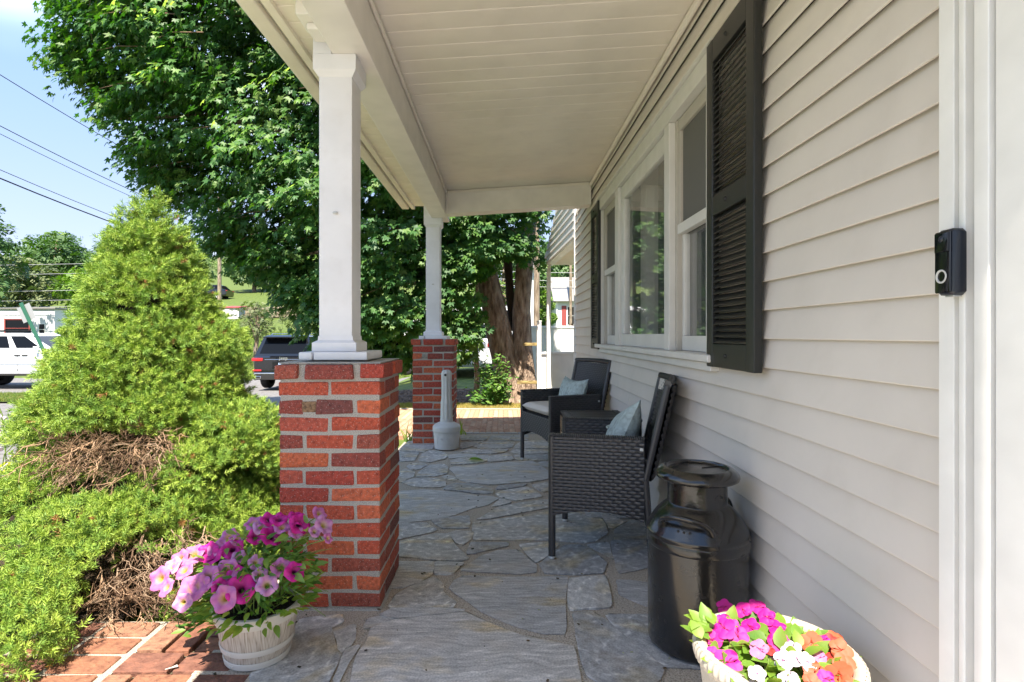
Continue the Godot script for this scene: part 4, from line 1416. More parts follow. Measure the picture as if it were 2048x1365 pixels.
func petunia_pot() -> void:
	var at := P(-0.829, 0.0, 1.872)
	var c := thing("barrel_planter", "weathered grey plastic half barrel planter in front of the near brick pier", "planter", at)
	var b := MB.new()
	b.lathe([Vector2(0, 0.004), Vector2(0.098, 0.003), Vector2(0.1, 0.01), Vector2(0.113, 0.06), Vector2(0.124, 0.11), Vector2(0.1315, 0.168)], 60)
	obj("barrel", b.mesh(), M.planter_stave, c)
	for q in [[0.0, 0.022, 0.0995, 0.1045], [0.046, 0.066, 0.1105, 0.1155], [0.140, 0.176, 0.130, 0.1355]]:
		b = MB.new()
		b.lathe([Vector2(q[2] + 0.001, q[0]), Vector2(q[2] + 0.0045, q[0] + 0.002), Vector2(q[2] + 0.0045, q[0] + 0.002), Vector2(q[3] + 0.0035, q[1] - 0.002), Vector2(q[3], q[1])], 60)
		var band := obj("band", b.mesh(), M.planter_band, c)
		for k in 2:
			b = MB.new()
			b.lathe([Vector2(0, 0.003), Vector2(0.004, 0.002), Vector2(0.005, -0.001)], 8)
			var t := 1.95 + k * 0.1
			obj("rivet", b.mesh(), M.planter_band, band, Vector3(cos(t) * (q[2] + q[3] + 0.008) / 2.0, (q[0] + q[1]) / 2.0, sin(t) * (q[2] + q[3] + 0.008) / 2.0), aim(Vector3(cos(t), 0, sin(t))))
	b = MB.new()
	b.lathe([Vector2(0.1355, 0.176), Vector2(0.128, 0.177), Vector2(0.128, 0.177), Vector2(0.126, 0.15)], 60)
	obj("rim", b.mesh(), M.planter_band, c)
	b = MB.new()
	b.lathe([Vector2(0.127, 0.152), Vector2(0.0, 0.158)], 40)
	obj("soil", b.mesh(), M.soil, c)
	# the petunia in it
	var p := thing("petunia", "petunia with magenta and pale pink flowers spilling over the barrel planter", "petunia", at + Vector3(0, 0.155, 0))
	var soft := petunia_flower(Color(0.50, 0.16, 0.37), Color(0.44, 0.12, 0.32), Color(0.60, 0.48, 0.06), Color(0.36, 0.06, 0.26))
	var pale := petunia_flower(Color(0.56, 0.27, 0.49), Color(0.49, 0.20, 0.43), Color(0.58, 0.50, 0.10), Color(0.36, 0.09, 0.30))
	var hot := petunia_flower(Color(0.58, 0.01, 0.27), Color(0.45, 0.005, 0.20), Color(0.10, 0.004, 0.06), Color(0.30, 0.003, 0.14))
	var stems := MB.new()
	var heads := []
	for s in petunia_spots_pink():
		heads.append([s, soft if rng.randf() < 0.6 else pale])
	for s in petunia_spots_magenta():
		heads.append([s, hot])
	var root := P(-0.829, 0.16, 1.872)
	for h in heads:
		var s: Array = h[0]
		var w := P(s[0], s[1], s[2])
		var face := (Vector3(0, EYE, 0) - w).normalized() * 0.9 + (w - root - Vector3(0, 0.05, 0)).normalized() * 0.8 + Vector3(rnd(-0.45, 0.45), rnd(-0.1, 0.5), rnd(-0.3, 0.3))
		obj("flower", h[1], M.petal, p, w - p.position, aim(face, rnd(0, TAU)).scaled(Vector3.ONE * s[3] * 1.12))
		var mid := (root + w) / 2.0 + Vector3(0, 0.05, 0)
		var a := root + Vector3(rnd(-0.07, 0.07), 0, rnd(-0.07, 0.07))
		var e := w - face.normalized() * 0.022
		stems.tube([a, a.lerp(mid, 0.6) + Vector3(0, 0.03, 0), mid.lerp(e, 0.5) + Vector3(0, 0.015, 0), e], [0.0022, 0.002, 0.0018, 0.0022], 5, false)
	for i in 34:
		var t := rnd(0, TAU)
		var r := rnd(0.08, 0.24)
		var e := root + Vector3(cos(t) * r * 1.2, rnd(0.0, 0.22), sin(t) * r * 0.75 + 0.02)
		if e.z < -2.15:
			e.z = -2.15
		stems.tube([root + Vector3(cos(t), 0, sin(t)) * 0.06, root.lerp(e, 0.55) + Vector3(0, 0.06, 0), e], [0.0022, 0.0018, 0.001], 5, false)
	obj("stem", stems.mesh(), M.stalk, p, -p.position)
	var lf := leaf_shape(0.046, 0.019, 0.25, 0.2).mesh()
	for i in 300:
		var t := rnd(0, TAU)
		var r := sqrt(rnd(0.02, 1.0))
		var y := rnd(-0.02, 0.16) + 0.10 * (1.0 - r)
		var w := root + Vector3(cos(t) * r * 0.20, y, sin(t) * r * 0.15 + 0.01)
		if i % 3 == 0:
			w = root + Vector3(rnd(-0.12, 0.18), rnd(0.08, 0.27), rnd(-0.12, 0.06))
		if i % 5 == 0:
			w = root + Vector3(cos(t) * 0.145, rnd(-0.01, 0.035), sin(t) * 0.145)
		obj("leaf", lf, M["herb%d" % (rng.randi() % 2)], p, w - p.position, lay(Vector3(cos(t) * 1.2, rnd(-0.4, 1.2), sin(t) * 1.2) + Vector3(0, 0, 0.25), Vector3(rnd(-0.5, 0.5), 1, rnd(0, 0.8)), rnd(-0.5, 0.5)).scaled(Vector3.ONE * rnd(0.7, 1.25)))
	var small := leaf_shape(0.032, 0.012, 0.25, 0.25, 4).mesh()
	var spots := []
	for i in 620:
		var t := rnd(0, TAU)
		var r := sqrt(rng.randf())
		var w := root + Vector3(cos(t) * r * 0.21 - 0.02, rnd(-0.01, 0.10) + 0.16 * (1.0 - r) + 0.05 * cos(t) * r, sin(t) * r * 0.15 + 0.01)
		spots.append(Transform3D(lay(Vector3(cos(t) + rnd(-0.8, 0.8), rnd(-0.3, 1.0), sin(t) + rnd(-0.8, 0.8)), Vector3(rnd(-0.4, 0.4), 1, rnd(0, 0.8)), rnd(-0.4, 0.4)).scaled(Vector3.ONE * rnd(0.7, 1.3)), w - p.position))
	scatter("small_leaves", small, M.leafy, spots, [Color(0.13, 0.27, 0.035), Color(0.09, 0.20, 0.03), Color(0.19, 0.33, 0.05)], p)
	# fallen petals on the bricks
	var fp := MB.new()
	fp.tube([Vector3(0, 0.004, 0), Vector3(0.018, 0.006, 0.006), Vector3(0.034, 0.005, 0.004)], [0.002, 0.003, 0.006], 6, true, 0.5)
	var f1 := obj("fallen_flower", fp.mesh(), M.cushion, self, P(-1.085, 0.0, 1.775), Basis(Vector3.UP, 0.7))
	tag(f1, "withered pale flower lying on the brick walk", "fallen flower")
	fp = MB.new()
	fp.tube([Vector3(0, 0.004, 0), Vector3(0.02, 0.008, 0), Vector3(0.05, 0.005, 0.006)], [0.003, 0.004, 0.002], 6)
	var f2 := obj("twig", fp.mesh(), M.wicker_dark, self, P(-1.005, 0.0, 2.035), Basis(Vector3.UP, 0.5))
	tag(f2, "short dark twig on the brick walk left of the barrel planter", "twig")
	var fl := obj("fallen_leaf", leaf_shape(0.13, 0.07, 0.3, 0.1).mesh(), M.maple1, self, P(-0.29, 0.014, 4.72), lay(Vector3(1, 0.05, 0.1), Vector3.UP, 0.1))
	tag(fl, "green leaf fallen on the flagstones", "fallen leaf")

func impatiens_pot() -> void:
	var at := P(0.629, 0.003, 1.27)
	var c := thing("fluted_planter", "cream fluted round planter against the wall at the lower right", "planter", at)
	var b := MB.new()
	b.lathe([Vector2(0, 0.004), Vector2(0.118, 0.0), Vector2(0.122, 0.008), Vector2(0.122, 0.008), Vector2(0.166, 0.318)], 400, Vector3.ZERO, 66, 0.0030)
	obj("fluted_body", b.mesh(), M.fluted, c)
	b = MB.new()
	b.lathe([Vector2(0.166, 0.318), Vector2(0.178, 0.324), Vector2(0.1815, 0.336), Vector2(0.180, 0.350), Vector2(0.174, 0.357)], 400, Vector3.ZERO, 66, 0.0014)
	b.lathe([Vector2(0.174, 0.357), Vector2(0.165, 0.359), Vector2(0.152, 0.354), Vector2(0.149, 0.34), Vector2(0.146, 0.29)], 120)
	obj("rim", b.mesh(), M.fluted, c)
	b = MB.new()
	b.lathe([Vector2(0.148, 0.318), Vector2(0, 0.326)], 40)
	obj("soil", b.mesh(), M.soil, c)
	var p := thing("impatiens", "impatiens in magenta, white and orange flower filling the fluted planter", "impatiens", at + Vector3(0, 0.32, 0))
	var kinds := [["magenta", Color(0.48, 0.006, 0.22), Color(0.32, 0.006, 0.06)], ["white", Color(0.56, 0.50, 0.56), Color(0.4, 0.12, 0.3)], ["pale_pink", Color(0.52, 0.17, 0.37), Color(0.4, 0.03, 0.18)], ["orange", Color(0.50, 0.095, 0.04), Color(0.40, 0.04, 0.012)], ["red", Color(0.40, 0.014, 0.010), Color(0.28, 0.006, 0.006)]]
	var lists := [impatiens_spots_magenta(), impatiens_spots_white(), impatiens_spots_pale_pink(), impatiens_spots_orange(), impatiens_spots_red()]
	var stems := MB.new()
	for k in 5:
		var shape := impatiens_flower(kinds[k][1], kinds[k][2])
		for s in lists[k]:
			var w := P(s[0], s[1] + 0.012 * sin(s[0] * 300.0), s[2])
			var fl := obj("flower", shape, M.petal, p, w - p.position, aim(Vector3(-w.x * 0.35 + rnd(-0.4, 0.4), 0.8, 0.55 + rnd(-0.35, 0.35)), rnd(0, TAU)).scaled(Vector3.ONE * s[3] * 0.98))
			fl.set_meta("label", "%s impatiens flower" % String(kinds[k][0]).replace("_", " "))
			var g := w + Vector3(rnd(-0.03, 0.03), -0.07, rnd(-0.03, 0.03))
			stems.tube([g, g.lerp(w, 0.6) + Vector3(0.004, 0, 0), w], [0.003, 0.0025, 0.0015], 5, false)
	var lf := leaf_shape(0.046, 0.029, 0.25, 0.25).mesh()
	for i in 290:
		var t := rnd(0, TAU)
		var r := sqrt(rnd(0.0, 1.0)) * 0.150
		var w := at + Vector3(cos(t) * r, 0.328 + rnd(0.0, 0.042) * (1.2 - r / 0.16), sin(t) * r)
		if i < 16:
			t = 3.6 + rnd(-0.4, 0.4)
			w = at + Vector3(cos(t) * rnd(0.14, 0.185), 0.358 + rnd(0.0, 0.018), sin(t) * rnd(0.12, 0.17))
		var d := Vector3(cos(t) + rnd(-0.9, 0.9), rnd(0.1, 0.8), sin(t) + rnd(-0.9, 0.9))
		obj("leaf", lf, M["herb%d" % pick([0, 2, 0, 1, 2])], p, w - p.position, lay(d, Vector3(-0.2 + rnd(-0.4, 0.4), 1, rnd(-0.2, 0.6)), rnd(-0.4, 0.4)).scaled(Vector3.ONE * rnd(0.7, 1.15)))
	obj("stem", stems.mesh(), M.stalk, p, -p.position)

# ---------------------------------------------------------------- plants
func lay(dir: Vector3, up := Vector3.UP, roll := 0.0) -> Basis:   # a leaf that grows along dir with its face towards up
	var y := dir.normalized()
	var z := up - y * up.dot(y)
	z = z.normalized() if z.length() > 0.05 else y.cross(Vector3.RIGHT).normalized()
	return Basis(y.cross(z), y, z) * Basis(Vector3.UP, roll)

func spruce_radius(y: float, t: float) -> float:      # t: 0 towards the camera, positive to the right
	var prof := [[0.0, 0.95], [0.12, 0.93], [0.26, 0.84], [0.38, 0.68], [0.46, 0.50], [0.57, 0.50], [0.64, 0.585], [0.73, 0.59], [0.85, 0.54], [1.0, 0.465], [1.27, 0.345], [1.5, 0.235], [1.66, 0.165], [1.77, 0.10], [1.84, 0.02]]
	var r := 0.0
	for i in prof.size() - 1:
		if y >= prof[i][0] and y <= prof[i + 1][0]:
			r = lerpf(prof[i][1], prof[i + 1][1], (y - prof[i][0]) / (prof[i + 1][0] - prof[i][0]))
	r *= 1.0 - (0.09 + 0.09 * smoothstep(0.2, 1.2, -t) + 0.05 * smoothstep(0.3, 1.2, t)) * smoothstep(0.5, 0.62, y) * smoothstep(1.5, 1.2, y)
	# the skirt spreads to the front and left
	var front := maxf(0.0, cos(t - 0.05))
	r *= 1.0 - 0.28 * smoothstep(0.5, 1.2, -t) * smoothstep(0.6, 0.35, y)
	r += 0.58 * front * front * front * smoothstep(0.5, 0.1, y)
	r *= 1.0 - 0.12 * maxf(0.0, sin(t)) * smoothstep(0.6, 0.2, y)
	if t > 0.5:                                       # no waist on the side of the porch
		r += 0.14 * smoothstep(0.5, 0.9, t) * smoothstep(0.34, 0.46, y) * smoothstep(0.66, 0.56, y)
	return r

func spruce() -> void:
	var ax := -1.93
	var ad := 3.02
	var root := thing("spruce", "bushy bright green dwarf spruce with bare brown patches, beside the brick walk", "spruce", P(ax, -0.04, ad))
	var b := MB.new()
	b.tube([Vector3(0, -0.02, 0), Vector3(0.01, 0.5, 0), Vector3(0, 1.2, 0.01), Vector3(0, 1.75, 0)], [0.07, 0.055, 0.03, 0.008], 10)
	obj("trunk", b.mesh(), M.bark, root)
	var lump := FastNoiseLite.new()
	lump.seed = 8
	lump.frequency = 1.0
	lump.fractal_octaves = 2
	var shelf := FastNoiseLite.new()
	shelf.seed = 12
	shelf.frequency = 1.0
	shelf.fractal_octaves = 3
	# one shoot: needles all round a short stem, growing along +y
	var shoots := []
	for kind in 3:
		var s := MB.new()
		s.tinted = true
		var n := 22
		for i in n:
			var u := float(i) / n
			var a := i * 2.4 + kind
			var lift := lerpf(0.25, 1.1, u)
			var d := Vector3(cos(a) * cos(lift), sin(lift), sin(a) * cos(lift))
			var o := Vector3(0, u * 0.034, 0)
			var l := rnd(0.017, 0.024)
			var w := d.cross(Vector3(rnd(-1, 1), 1, rnd(-1, 1))).normalized() * 0.00125
			s.tint = Color(0.9, 0.95, 0.9)
			var k0 := s.p(o - w)
			var k1 := s.p(o + w)
			s.tint = Color(1, 1, 1)
			var k2 := s.p(o + d * l * 0.6 + w)
			var k3 := s.p(o + d * l * 0.6 - w)
			var k4 := s.p(o + d * l)
			s.quad(k0, k1, k2, k3)
			s.tri(k3, k2, k4)
		shoots.append(s.mesh())
	var lists := [[], [], []]
	var tints := [[], [], []]
	var holes := [[P(-1.80, 0.535, 2.50), Vector3(0.26, 0.10, 0.26)], [P(-1.45, 0.12, 2.17), Vector3(0.155, 0.17, 0.30)], [P(-1.30, 0.40, 2.72), Vector3(0.10, 0.09, 0.22)]]
	var greens := [Color(0.24, 0.365, 0.045), Color(0.29, 0.405, 0.052), Color(0.21, 0.335, 0.045), Color(0.33, 0.44, 0.065), Color(0.165, 0.29, 0.045)]
	# boughs: flat pads in tiers, each carrying shoots on its upper and outer side
	var pads := []
	var ty := 0.04
	while ty < 1.80:
		var n := int(maxf(3.0, spruce_radius(ty, -0.3) * 4.8 / (0.10 + 0.34 * spruce_radius(ty, -0.3))))
		for i in n:
			var t := lerpf(-2.4, 2.4, (i + rnd(0.0, 1.0)) / n)
			var y := ty + rnd(-0.055, 0.055)
			var rad := spruce_radius(clampf(y, 0.01, 1.82), t)
			var sz := clampf(rad * 0.42, 0.07, 0.24) * rnd(0.85, 1.25)
			pads.append([Vector3(sin(t) * (rad - sz * 0.75), y, cos(t) * (rad - sz * 0.75)), t, sz * rnd(0.9, 1.2), sz * rnd(0.85, 1.15), rnd(0.040, 0.055) + 0.17 * sz])
		ty += lerpf(0.165, 0.085, ty / 1.8)
	pads.append([P(-1.52, 1.05, 2.97) - root.position, 1.4, 0.14, 0.15, 0.085])
	pads.append([P(-1.58, 0.83, 2.90) - root.position, 1.2, 0.16, 0.17, 0.095])
	pads.append([P(-1.31, 0.60, 2.80) - root.position, 1.1, 0.20, 0.22, 0.13])
	pads.append([P(-1.20, 0.50, 2.86) - root.position, 1.3, 0.18, 0.20, 0.14])
	pads.append([P(-1.42, 0.47, 2.62) - root.position, 0.8, 0.20, 0.18, 0.10])
	for q in [[1.76, 0.075, 0.085], [1.66, 0.12, 0.09], [1.55, 0.16, 0.09]]:
		pads.append([Vector3(0, q[0], 0.0), 0.0, q[1], q[1], q[2]])
	var total := 0.0
	for q in pads:
		total += q[2] * q[3]
	for q in pads:
		var out := Vector3(sin(q[1]), 0, cos(q[1]))
		var side := Vector3(cos(q[1]), 0, -sin(q[1]))
		var n := int(60000.0 * q[2] * q[3] / total)
		for i in n:
			var e := Vector3(rnd(-1, 1), rnd(-0.45, 1), rnd(-1, 1)).normalized()
			var f := pow(rng.randf(), 0.22)
			var w: Vector3 = q[0] + out * (e.z * q[2] * f) + side * (e.x * q[3] * f) + Vector3(0, e.y * q[4] * f - 0.22 * q[2] * e.z * e.z * signf(e.z), 0)
			w *= 1.0 + 0.05 * lump.get_noise_3d(w.x * 9.0, w.y * 9.0, w.z * 9.0)
			if w.y < 0.02:
				continue
			var world := w + root.position
			var sh := shelf.get_noise_3d(w.x * 5.0, w.y * 9.0, w.z * 5.0)
			var gone := false
			for h in holes:
				var g: Vector3 = (world - h[0]) / h[1]
				if g.length() < 1.0 + 0.25 * sh:
					gone = true
			if gone or world.x > -0.93 and world.z > -2.62 or world.z > -2.12 and world.x > -1.44:
				continue
			var nrm: Vector3 = (out * (e.z / q[2]) + side * (e.x / q[3]) + Vector3(0, e.y / q[4], 0)).normalized()
			var grow: Vector3 = nrm * 0.75 + out * rnd(0.1, 0.8) + Vector3(rnd(-0.6, 0.6), rnd(-0.25, 0.5), rnd(-0.6, 0.6))
			var k := rng.randi() % 3
			lists[k].append(Transform3D(aim(grow, rnd(0, TAU)).scaled(Vector3.ONE * rnd(0.75, 1.2)), w))
			var c: Color = pick(greens)
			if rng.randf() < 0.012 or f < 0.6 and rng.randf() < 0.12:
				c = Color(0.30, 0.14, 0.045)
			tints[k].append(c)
	for k in 3:
		scatter("needles", shoots[k], M.needle, lists[k], tints[k], root)
	# the dark heart of the bush, seen through the gaps
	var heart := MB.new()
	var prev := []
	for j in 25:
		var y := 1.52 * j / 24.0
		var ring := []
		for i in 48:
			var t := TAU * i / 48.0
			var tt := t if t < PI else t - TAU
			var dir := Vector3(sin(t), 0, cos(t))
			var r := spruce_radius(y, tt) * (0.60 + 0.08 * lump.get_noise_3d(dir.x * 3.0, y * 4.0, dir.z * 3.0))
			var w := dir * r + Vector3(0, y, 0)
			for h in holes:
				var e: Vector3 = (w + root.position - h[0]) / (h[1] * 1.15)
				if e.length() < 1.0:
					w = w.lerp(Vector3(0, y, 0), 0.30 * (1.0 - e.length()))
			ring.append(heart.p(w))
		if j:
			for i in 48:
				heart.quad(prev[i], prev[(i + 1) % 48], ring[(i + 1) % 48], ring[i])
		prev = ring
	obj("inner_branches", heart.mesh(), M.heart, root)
	# bare twigs in the bald patches
	var tw := []
	for kind in 3:
		var s := MB.new()
		s.tinted = true
		s.tube([Vector3.ZERO, Vector3(0.01, 0.06, 0.008), Vector3(-0.004, 0.12, -0.006), Vector3(0.012, 0.17, 0.004)], [0.0028, 0.0024, 0.0018, 0.001], 5, false)
		for f in 5:
			var o := Vector3(rnd(-0.004, 0.008), 0.03 + f * 0.025, rnd(-0.004, 0.004))
			var e := o + Vector3(rnd(-0.05, 0.05), rnd(0.02, 0.06), rnd(-0.05, 0.05))
			s.tube([o, o.lerp(e, 0.5) + Vector3(0.004, 0.004, 0), e], [0.0016, 0.0013, 0.0007], 4, false)
		tw.append(s.mesh())
	var spots := [[], [], []]
	for i in 440:
		var h: Array = holes[0] if i % 5 < 3 else holes[1]
		var o: Vector3 = h[0] + Vector3(rnd(-1, 1), rnd(-0.9, 0.9), rnd(-0.9, 0.1)) * h[1]
		var d := (o - (root.position + Vector3(0, 0.3, 0)))
		d.y = rnd(-0.5, 0.35)
		d = d.normalized() + Vector3(rnd(-0.6, 0.6), rnd(-0.3, 0.3), rnd(-0.2, 0.4))
		if i % 5 > 2:
			d += Vector3(0.3, -0.1, 0.1)
		spots[i % 3].append(Transform3D(aim(d, rnd(0, TAU)).scaled(Vector3.ONE * rnd(0.6, 1.15)), o - root.position))
	for i in 60:                                       # twigs that lie over the bricks
		var o := P(rnd(-1.62, -1.14), rnd(0.01, 0.10), rnd(2.06, 2.22))
		spots[i % 3].append(Transform3D(aim(Vector3(rnd(-0.3, 1.0), rnd(-0.1, 0.5), rnd(0.0, 0.8)), rnd(0, TAU)).scaled(Vector3.ONE * rnd(0.6, 1.0)), o - root.position))
	for k in 3:
		scatter("dead_twigs", tw[k], M.dead, spots[k], [Color(0.75, 0.68, 0.6), Color(1, 1, 1), Color(1.2, 1.1, 1.0), Color(0.4, 0.34, 0.3), Color(0.45, 0.38, 0.34)], root)

func maple_leaf(curl: float) -> ArrayMesh:          # five lobes, 1 long along +y, face +z
	var b := MB.new()
	var out := []
	for q in [[-90, 0.06], [-58, 0.30], [-28, 0.50], [-12, 0.74], [2, 0.52], [14, 0.46], [32, 0.72], [46, 0.98], [58, 0.66], [70, 0.50], [80, 0.78], [90, 1.05]]:
		out.append([deg_to_rad(q[0]), q[1] * 0.55])
	var k0 := b.p(Vector3(0, 0.0, 0))
	var left := []
	var right := []
	for q in out:
		var x: float = cos(q[0]) * q[1]
		var y: float = sin(q[0]) * q[1]
		var z := -curl * (x * x + y * y) + 0.16 * absf(x)
		right.append(b.p(Vector3(x, y, z)))
		left.append(b.p(Vector3(-x, y, z)))
	for i in out.size() - 1:
		b.tri(k0, right[i], right[i + 1])
		b.tri(k0, left[i + 1], left[i])
	return b.mesh()

func maple_outline() -> PackedVector2Array:           # the crown seen from the porch, metres, as it hangs about 8.6 m away
	var o := PackedVector2Array()
	for q in [[-6.9, 9.2], [-7.05, 6.2], [-7.1, 5.75], [-7.15, 5.2], [-6.75, 5.05], [-6.5, 4.65], [-6.25, 4.4], [-6.35, 4.05], [-6.05, 3.85], [-5.8, 3.6], [-6.05, 3.35], [-5.5, 3.2], [-4.9, 2.85], [-4.75, 2.45], [-4.40, 2.12], [-3.88, 1.85], [-3.42, 1.42], [-3.12, 1.02], [-2.75, 0.68], [-2.2, 0.45], [-1.25, 0.42], [-0.6, 0.40], [-0.25, 0.9], [-0.25, 1.85], [-0.35, 1.95], [0.0, 2.1], [0.62, 2.05], [0.60, 2.5], [0.66, 2.9], [0.78, 3.4], [0.95, 4.0], [1.2, 5.5], [1.3, 7.0], [0.8, 9.2]]:
		o.append(Vector2(q[0], q[1]))
	return o

func maple() -> void:
	var root := thing("maple_tree", "large old maple with a forked trunk, its leafy boughs hanging beside the porch", "tree", P(0.26, -0.08, 9.4))
	var tr := func(pts: Array, rad: Array, sides := 18) -> MB:
		var b := MB.new()
		var pp := []
		var rr := []
		for i in pts.size() - 1:
			for j in 4:
				var u := j / 4.0
				pp.append(pts[i].lerp(pts[i + 1], u) - root.position)
				rr.append(lerpf(rad[i], rad[i + 1], u) * 0.9)
		pp.append(pts[-1] - root.position)
		rr.append(rad[-1])
		b.tube(pp, rr, sides)
		var f := FastNoiseLite.new()
		f.seed = 3
		f.frequency = 1.2
		for i in b.v.size():
			var q := b.v[i]
			b.v[i] = q + Vector3(f.get_noise_3d(q.x * 3, q.y, q.z * 3), 0, f.get_noise_3d(q.z * 3, q.y, q.x * 3)) * 0.03
		return b
	var left: MB = tr.call([P(0.16, -0.12, 9.35), P(0.12, 0.15, 9.4), P(0.02, 0.75, 9.4), P(-0.12, 1.4, 9.4), P(-0.27, 2.1, 9.42), P(-0.48, 3.0, 9.5), P(-0.8, 4.2, 9.5), P(-1.3, 6.0, 9.6), P(-1.9, 8.0, 9.7)], [0.36, 0.27, 0.235, 0.23, 0.20, 0.17, 0.15, 0.11, 0.05])
	obj("trunk", left.mesh(), M.bark, root)
	var right: MB = tr.call([P(0.42, -0.12, 9.45), P(0.39, 0.15, 9.45), P(0.34, 0.8, 9.45), P(0.33, 1.5, 9.5), P(0.38, 2.3, 9.55), P(0.5, 3.4, 9.6), P(0.7, 5.0, 9.7), P(1.0, 7.5, 9.8)], [0.30, 0.225, 0.20, 0.175, 0.16, 0.145, 0.11, 0.05])
	obj("trunk", right.mesh(), M.bark, root)
	var hollow: MB = tr.call([P(0.20, 1.15, 9.56), P(0.13, 1.7, 9.6), P(0.10, 2.4, 9.62)], [0.05, 0.075, 0.09], 10)
	obj("hollow_wood", hollow.mesh(), M.heart, root)
	# the crown: sprays of leaves, hung in tiers through its depth
	var outline := maple_outline()
	var gaps := FastNoiseLite.new()
	gaps.seed = 21
	gaps.frequency = 0.55
	gaps.fractal_octaves = 3
	var shapes := [maple_leaf(0.25), maple_leaf(0.7)]
	var greens := [Color(0.055, 0.155, 0.038), Color(0.07, 0.18, 0.036), Color(0.095, 0.215, 0.040), Color(0.05, 0.14, 0.045), Color(0.14, 0.25, 0.06), Color(0.065, 0.17, 0.05)]
	var lists := [[], []]
	var tints := [[], []]
	var near := []
	var sprays := 0
	var limbs := MB.new()
	while sprays < 2700:
		var q := Vector2(rnd(-7.3, 2.6), rnd(0.4, 9.0))
		if not Geometry2D.is_point_in_polygon(q, outline):
			continue
		# sprays near the outline stay close to 8.6 m; inside the crown they fill its depth
		var edge := 9.0
		for i in outline.size():
			edge = minf(edge, Geometry2D.get_closest_point_to_segment(q, outline[i], outline[(i + 1) % outline.size()]).distance_to(q))
		if edge < 0.16:
			continue
		var deep := clampf(edge * 1.1, 0.25, 2.0)
		var d := 8.7 + rnd(-deep, deep) * (0.75 if q.y < 2.4 else 1.0)
		if q.y < 2.3 and q.x > -0.75 and d > 8.9:
			d = 8.9 - rnd(0.0, 0.5)
		if q.x > -1.3 and d < 7.9:
			d = 7.9 + rnd(0, 0.6)
		var ctr := P(q.x, q.y, d)
		if gaps.get_noise_3d(q.x * 1.6, q.y * 1.6, d * 1.6) < -0.30:
			continue
		sprays += 1
		var out := Vector3(q.x + 0.2, 0.0, -(d - 9.5)).normalized()
		if out.length() < 0.5:
			out = Vector3.BACK
		var size := rnd(0.26, 0.50) if edge > 0.45 else rnd(0.18, 0.3)
		var young: float = rng.randf()
		var n := int(52.0 * size / 0.4)
		var twig0 := ctr - out * size * 1.2 + Vector3(0, 0.10, 0)
		if sprays % 7 == 0:
			limbs.tube([twig0, ctr, ctr + out * size * 0.7 - Vector3(0, 0.14, 0)], [0.008, 0.006, 0.002], 5, false)
		for i in n:
			var a := rnd(0, TAU)
			var r := sqrt(rng.randf()) * size
			var off := Vector3(cos(a) * r, 0, sin(a) * r)
			var along := off.dot(out)
			off.y = rnd(-0.10, 0.06) - 0.45 * maxf(along, 0.0) - 0.5 * r * r + rnd(-0.5, 0.0) * size * 0.5
			var w := ctr + off
			var dir := out * 0.7 + off.normalized() * 0.8 + Vector3(rnd(-0.4, 0.4), rnd(-1.0, -0.1), rnd(-0.4, 0.4))
			var face := Vector3(rnd(-0.5, 0.5), rnd(0.35, 1.1), rnd(-0.1, 0.75)) + out * 0.25
			var tf := Transform3D(lay(dir, face, rnd(-0.3, 0.3)).scaled(Vector3.ONE * rnd(0.10, 0.165)), w - root.position)
			var c: Color = pick(greens)
			if young > 0.82:
				c = c.lerp(Color(0.16, 0.25, 0.05), 0.6)
			if -w.z < 8.1 and rng.randf() < 0.6 or -w.z < 8.35 and w.x > -1.2 and w.y < 3.0:
				near.append([-w.z, tf, w])
			else:
				var k := rng.randi() % 2
				lists[k].append(tf)
				tints[k].append(c)
	near.sort_custom(func(a, b): return a[0] < b[0])
	for i in near.size():
		var seen_from: Vector3 = near[i][2]
		var up := (seen_from.y - EYE) / -seen_from.z
		if i < 420 and up < 0.62 and root.get_child_count() < 302:
			obj("leaf", shapes[i % 2], M["maple%d" % (rng.randi() % 4)], root, near[i][1].origin, near[i][1].basis)
		else:
			lists[i % 2].append(near[i][1])
			tints[i % 2].append(pick(greens))
	for k in 2:
		scatter("leaves", shapes[k], M.leafy, lists[k], tints[k], root)
	stuff(obj("twigs", limbs.mesh(), M.twig, root, -root.position))
	# limbs inside the crown
	for q in [[P(-0.4, 2.7, 9.45), P(-1.6, 3.6, 9.0), P(-3.0, 4.2, 8.8), P(-4.6, 4.5, 8.6), P(-6.0, 4.4, 8.5)], [P(-0.9, 4.5, 9.5), P(-2.4, 5.6, 9.2), P(-4.2, 6.3, 8.8), P(-6.2, 6.1, 8.5)], [P(-0.35, 2.4, 9.4), P(-1.2, 2.7, 8.9), P(-2.4, 2.5, 8.7), P(-3.6, 2.2, 8.6)], [P(0.5, 3.4, 9.6), P(0.3, 3.9, 9.0), P(-0.1, 3.9, 8.5)], [P(-1.3, 6.0, 9.6), P(-3.0, 7.4, 9.2), P(-5.0, 8.2, 9.0)]]:
		var b := MB.new()
		var pts := []
		var rad := []
		for i in q.size():
			pts.append(q[i] - root.position)
			rad.append(lerpf(0.085, 0.012, float(i) / (q.size() - 1)))
		b.tube(pts, rad, 9)
		obj("limb", b.mesh(), M.bark, root)
	# the bare dead twig at the upper left of the crown
	var dt := MB.new()
	dt.tube([P(-5.2, 6.15, 8.0), P(-5.75, 6.16, 7.85), P(-5.82, 6.05, 7.8), P(-5.84, 5.5, 7.8), P(-5.80, 5.25, 7.8)], [0.016, 0.013, 0.012, 0.008, 0.003], 6)
	obj("dead_twig", dt.mesh(), M.pole_wood, root, -root.position)

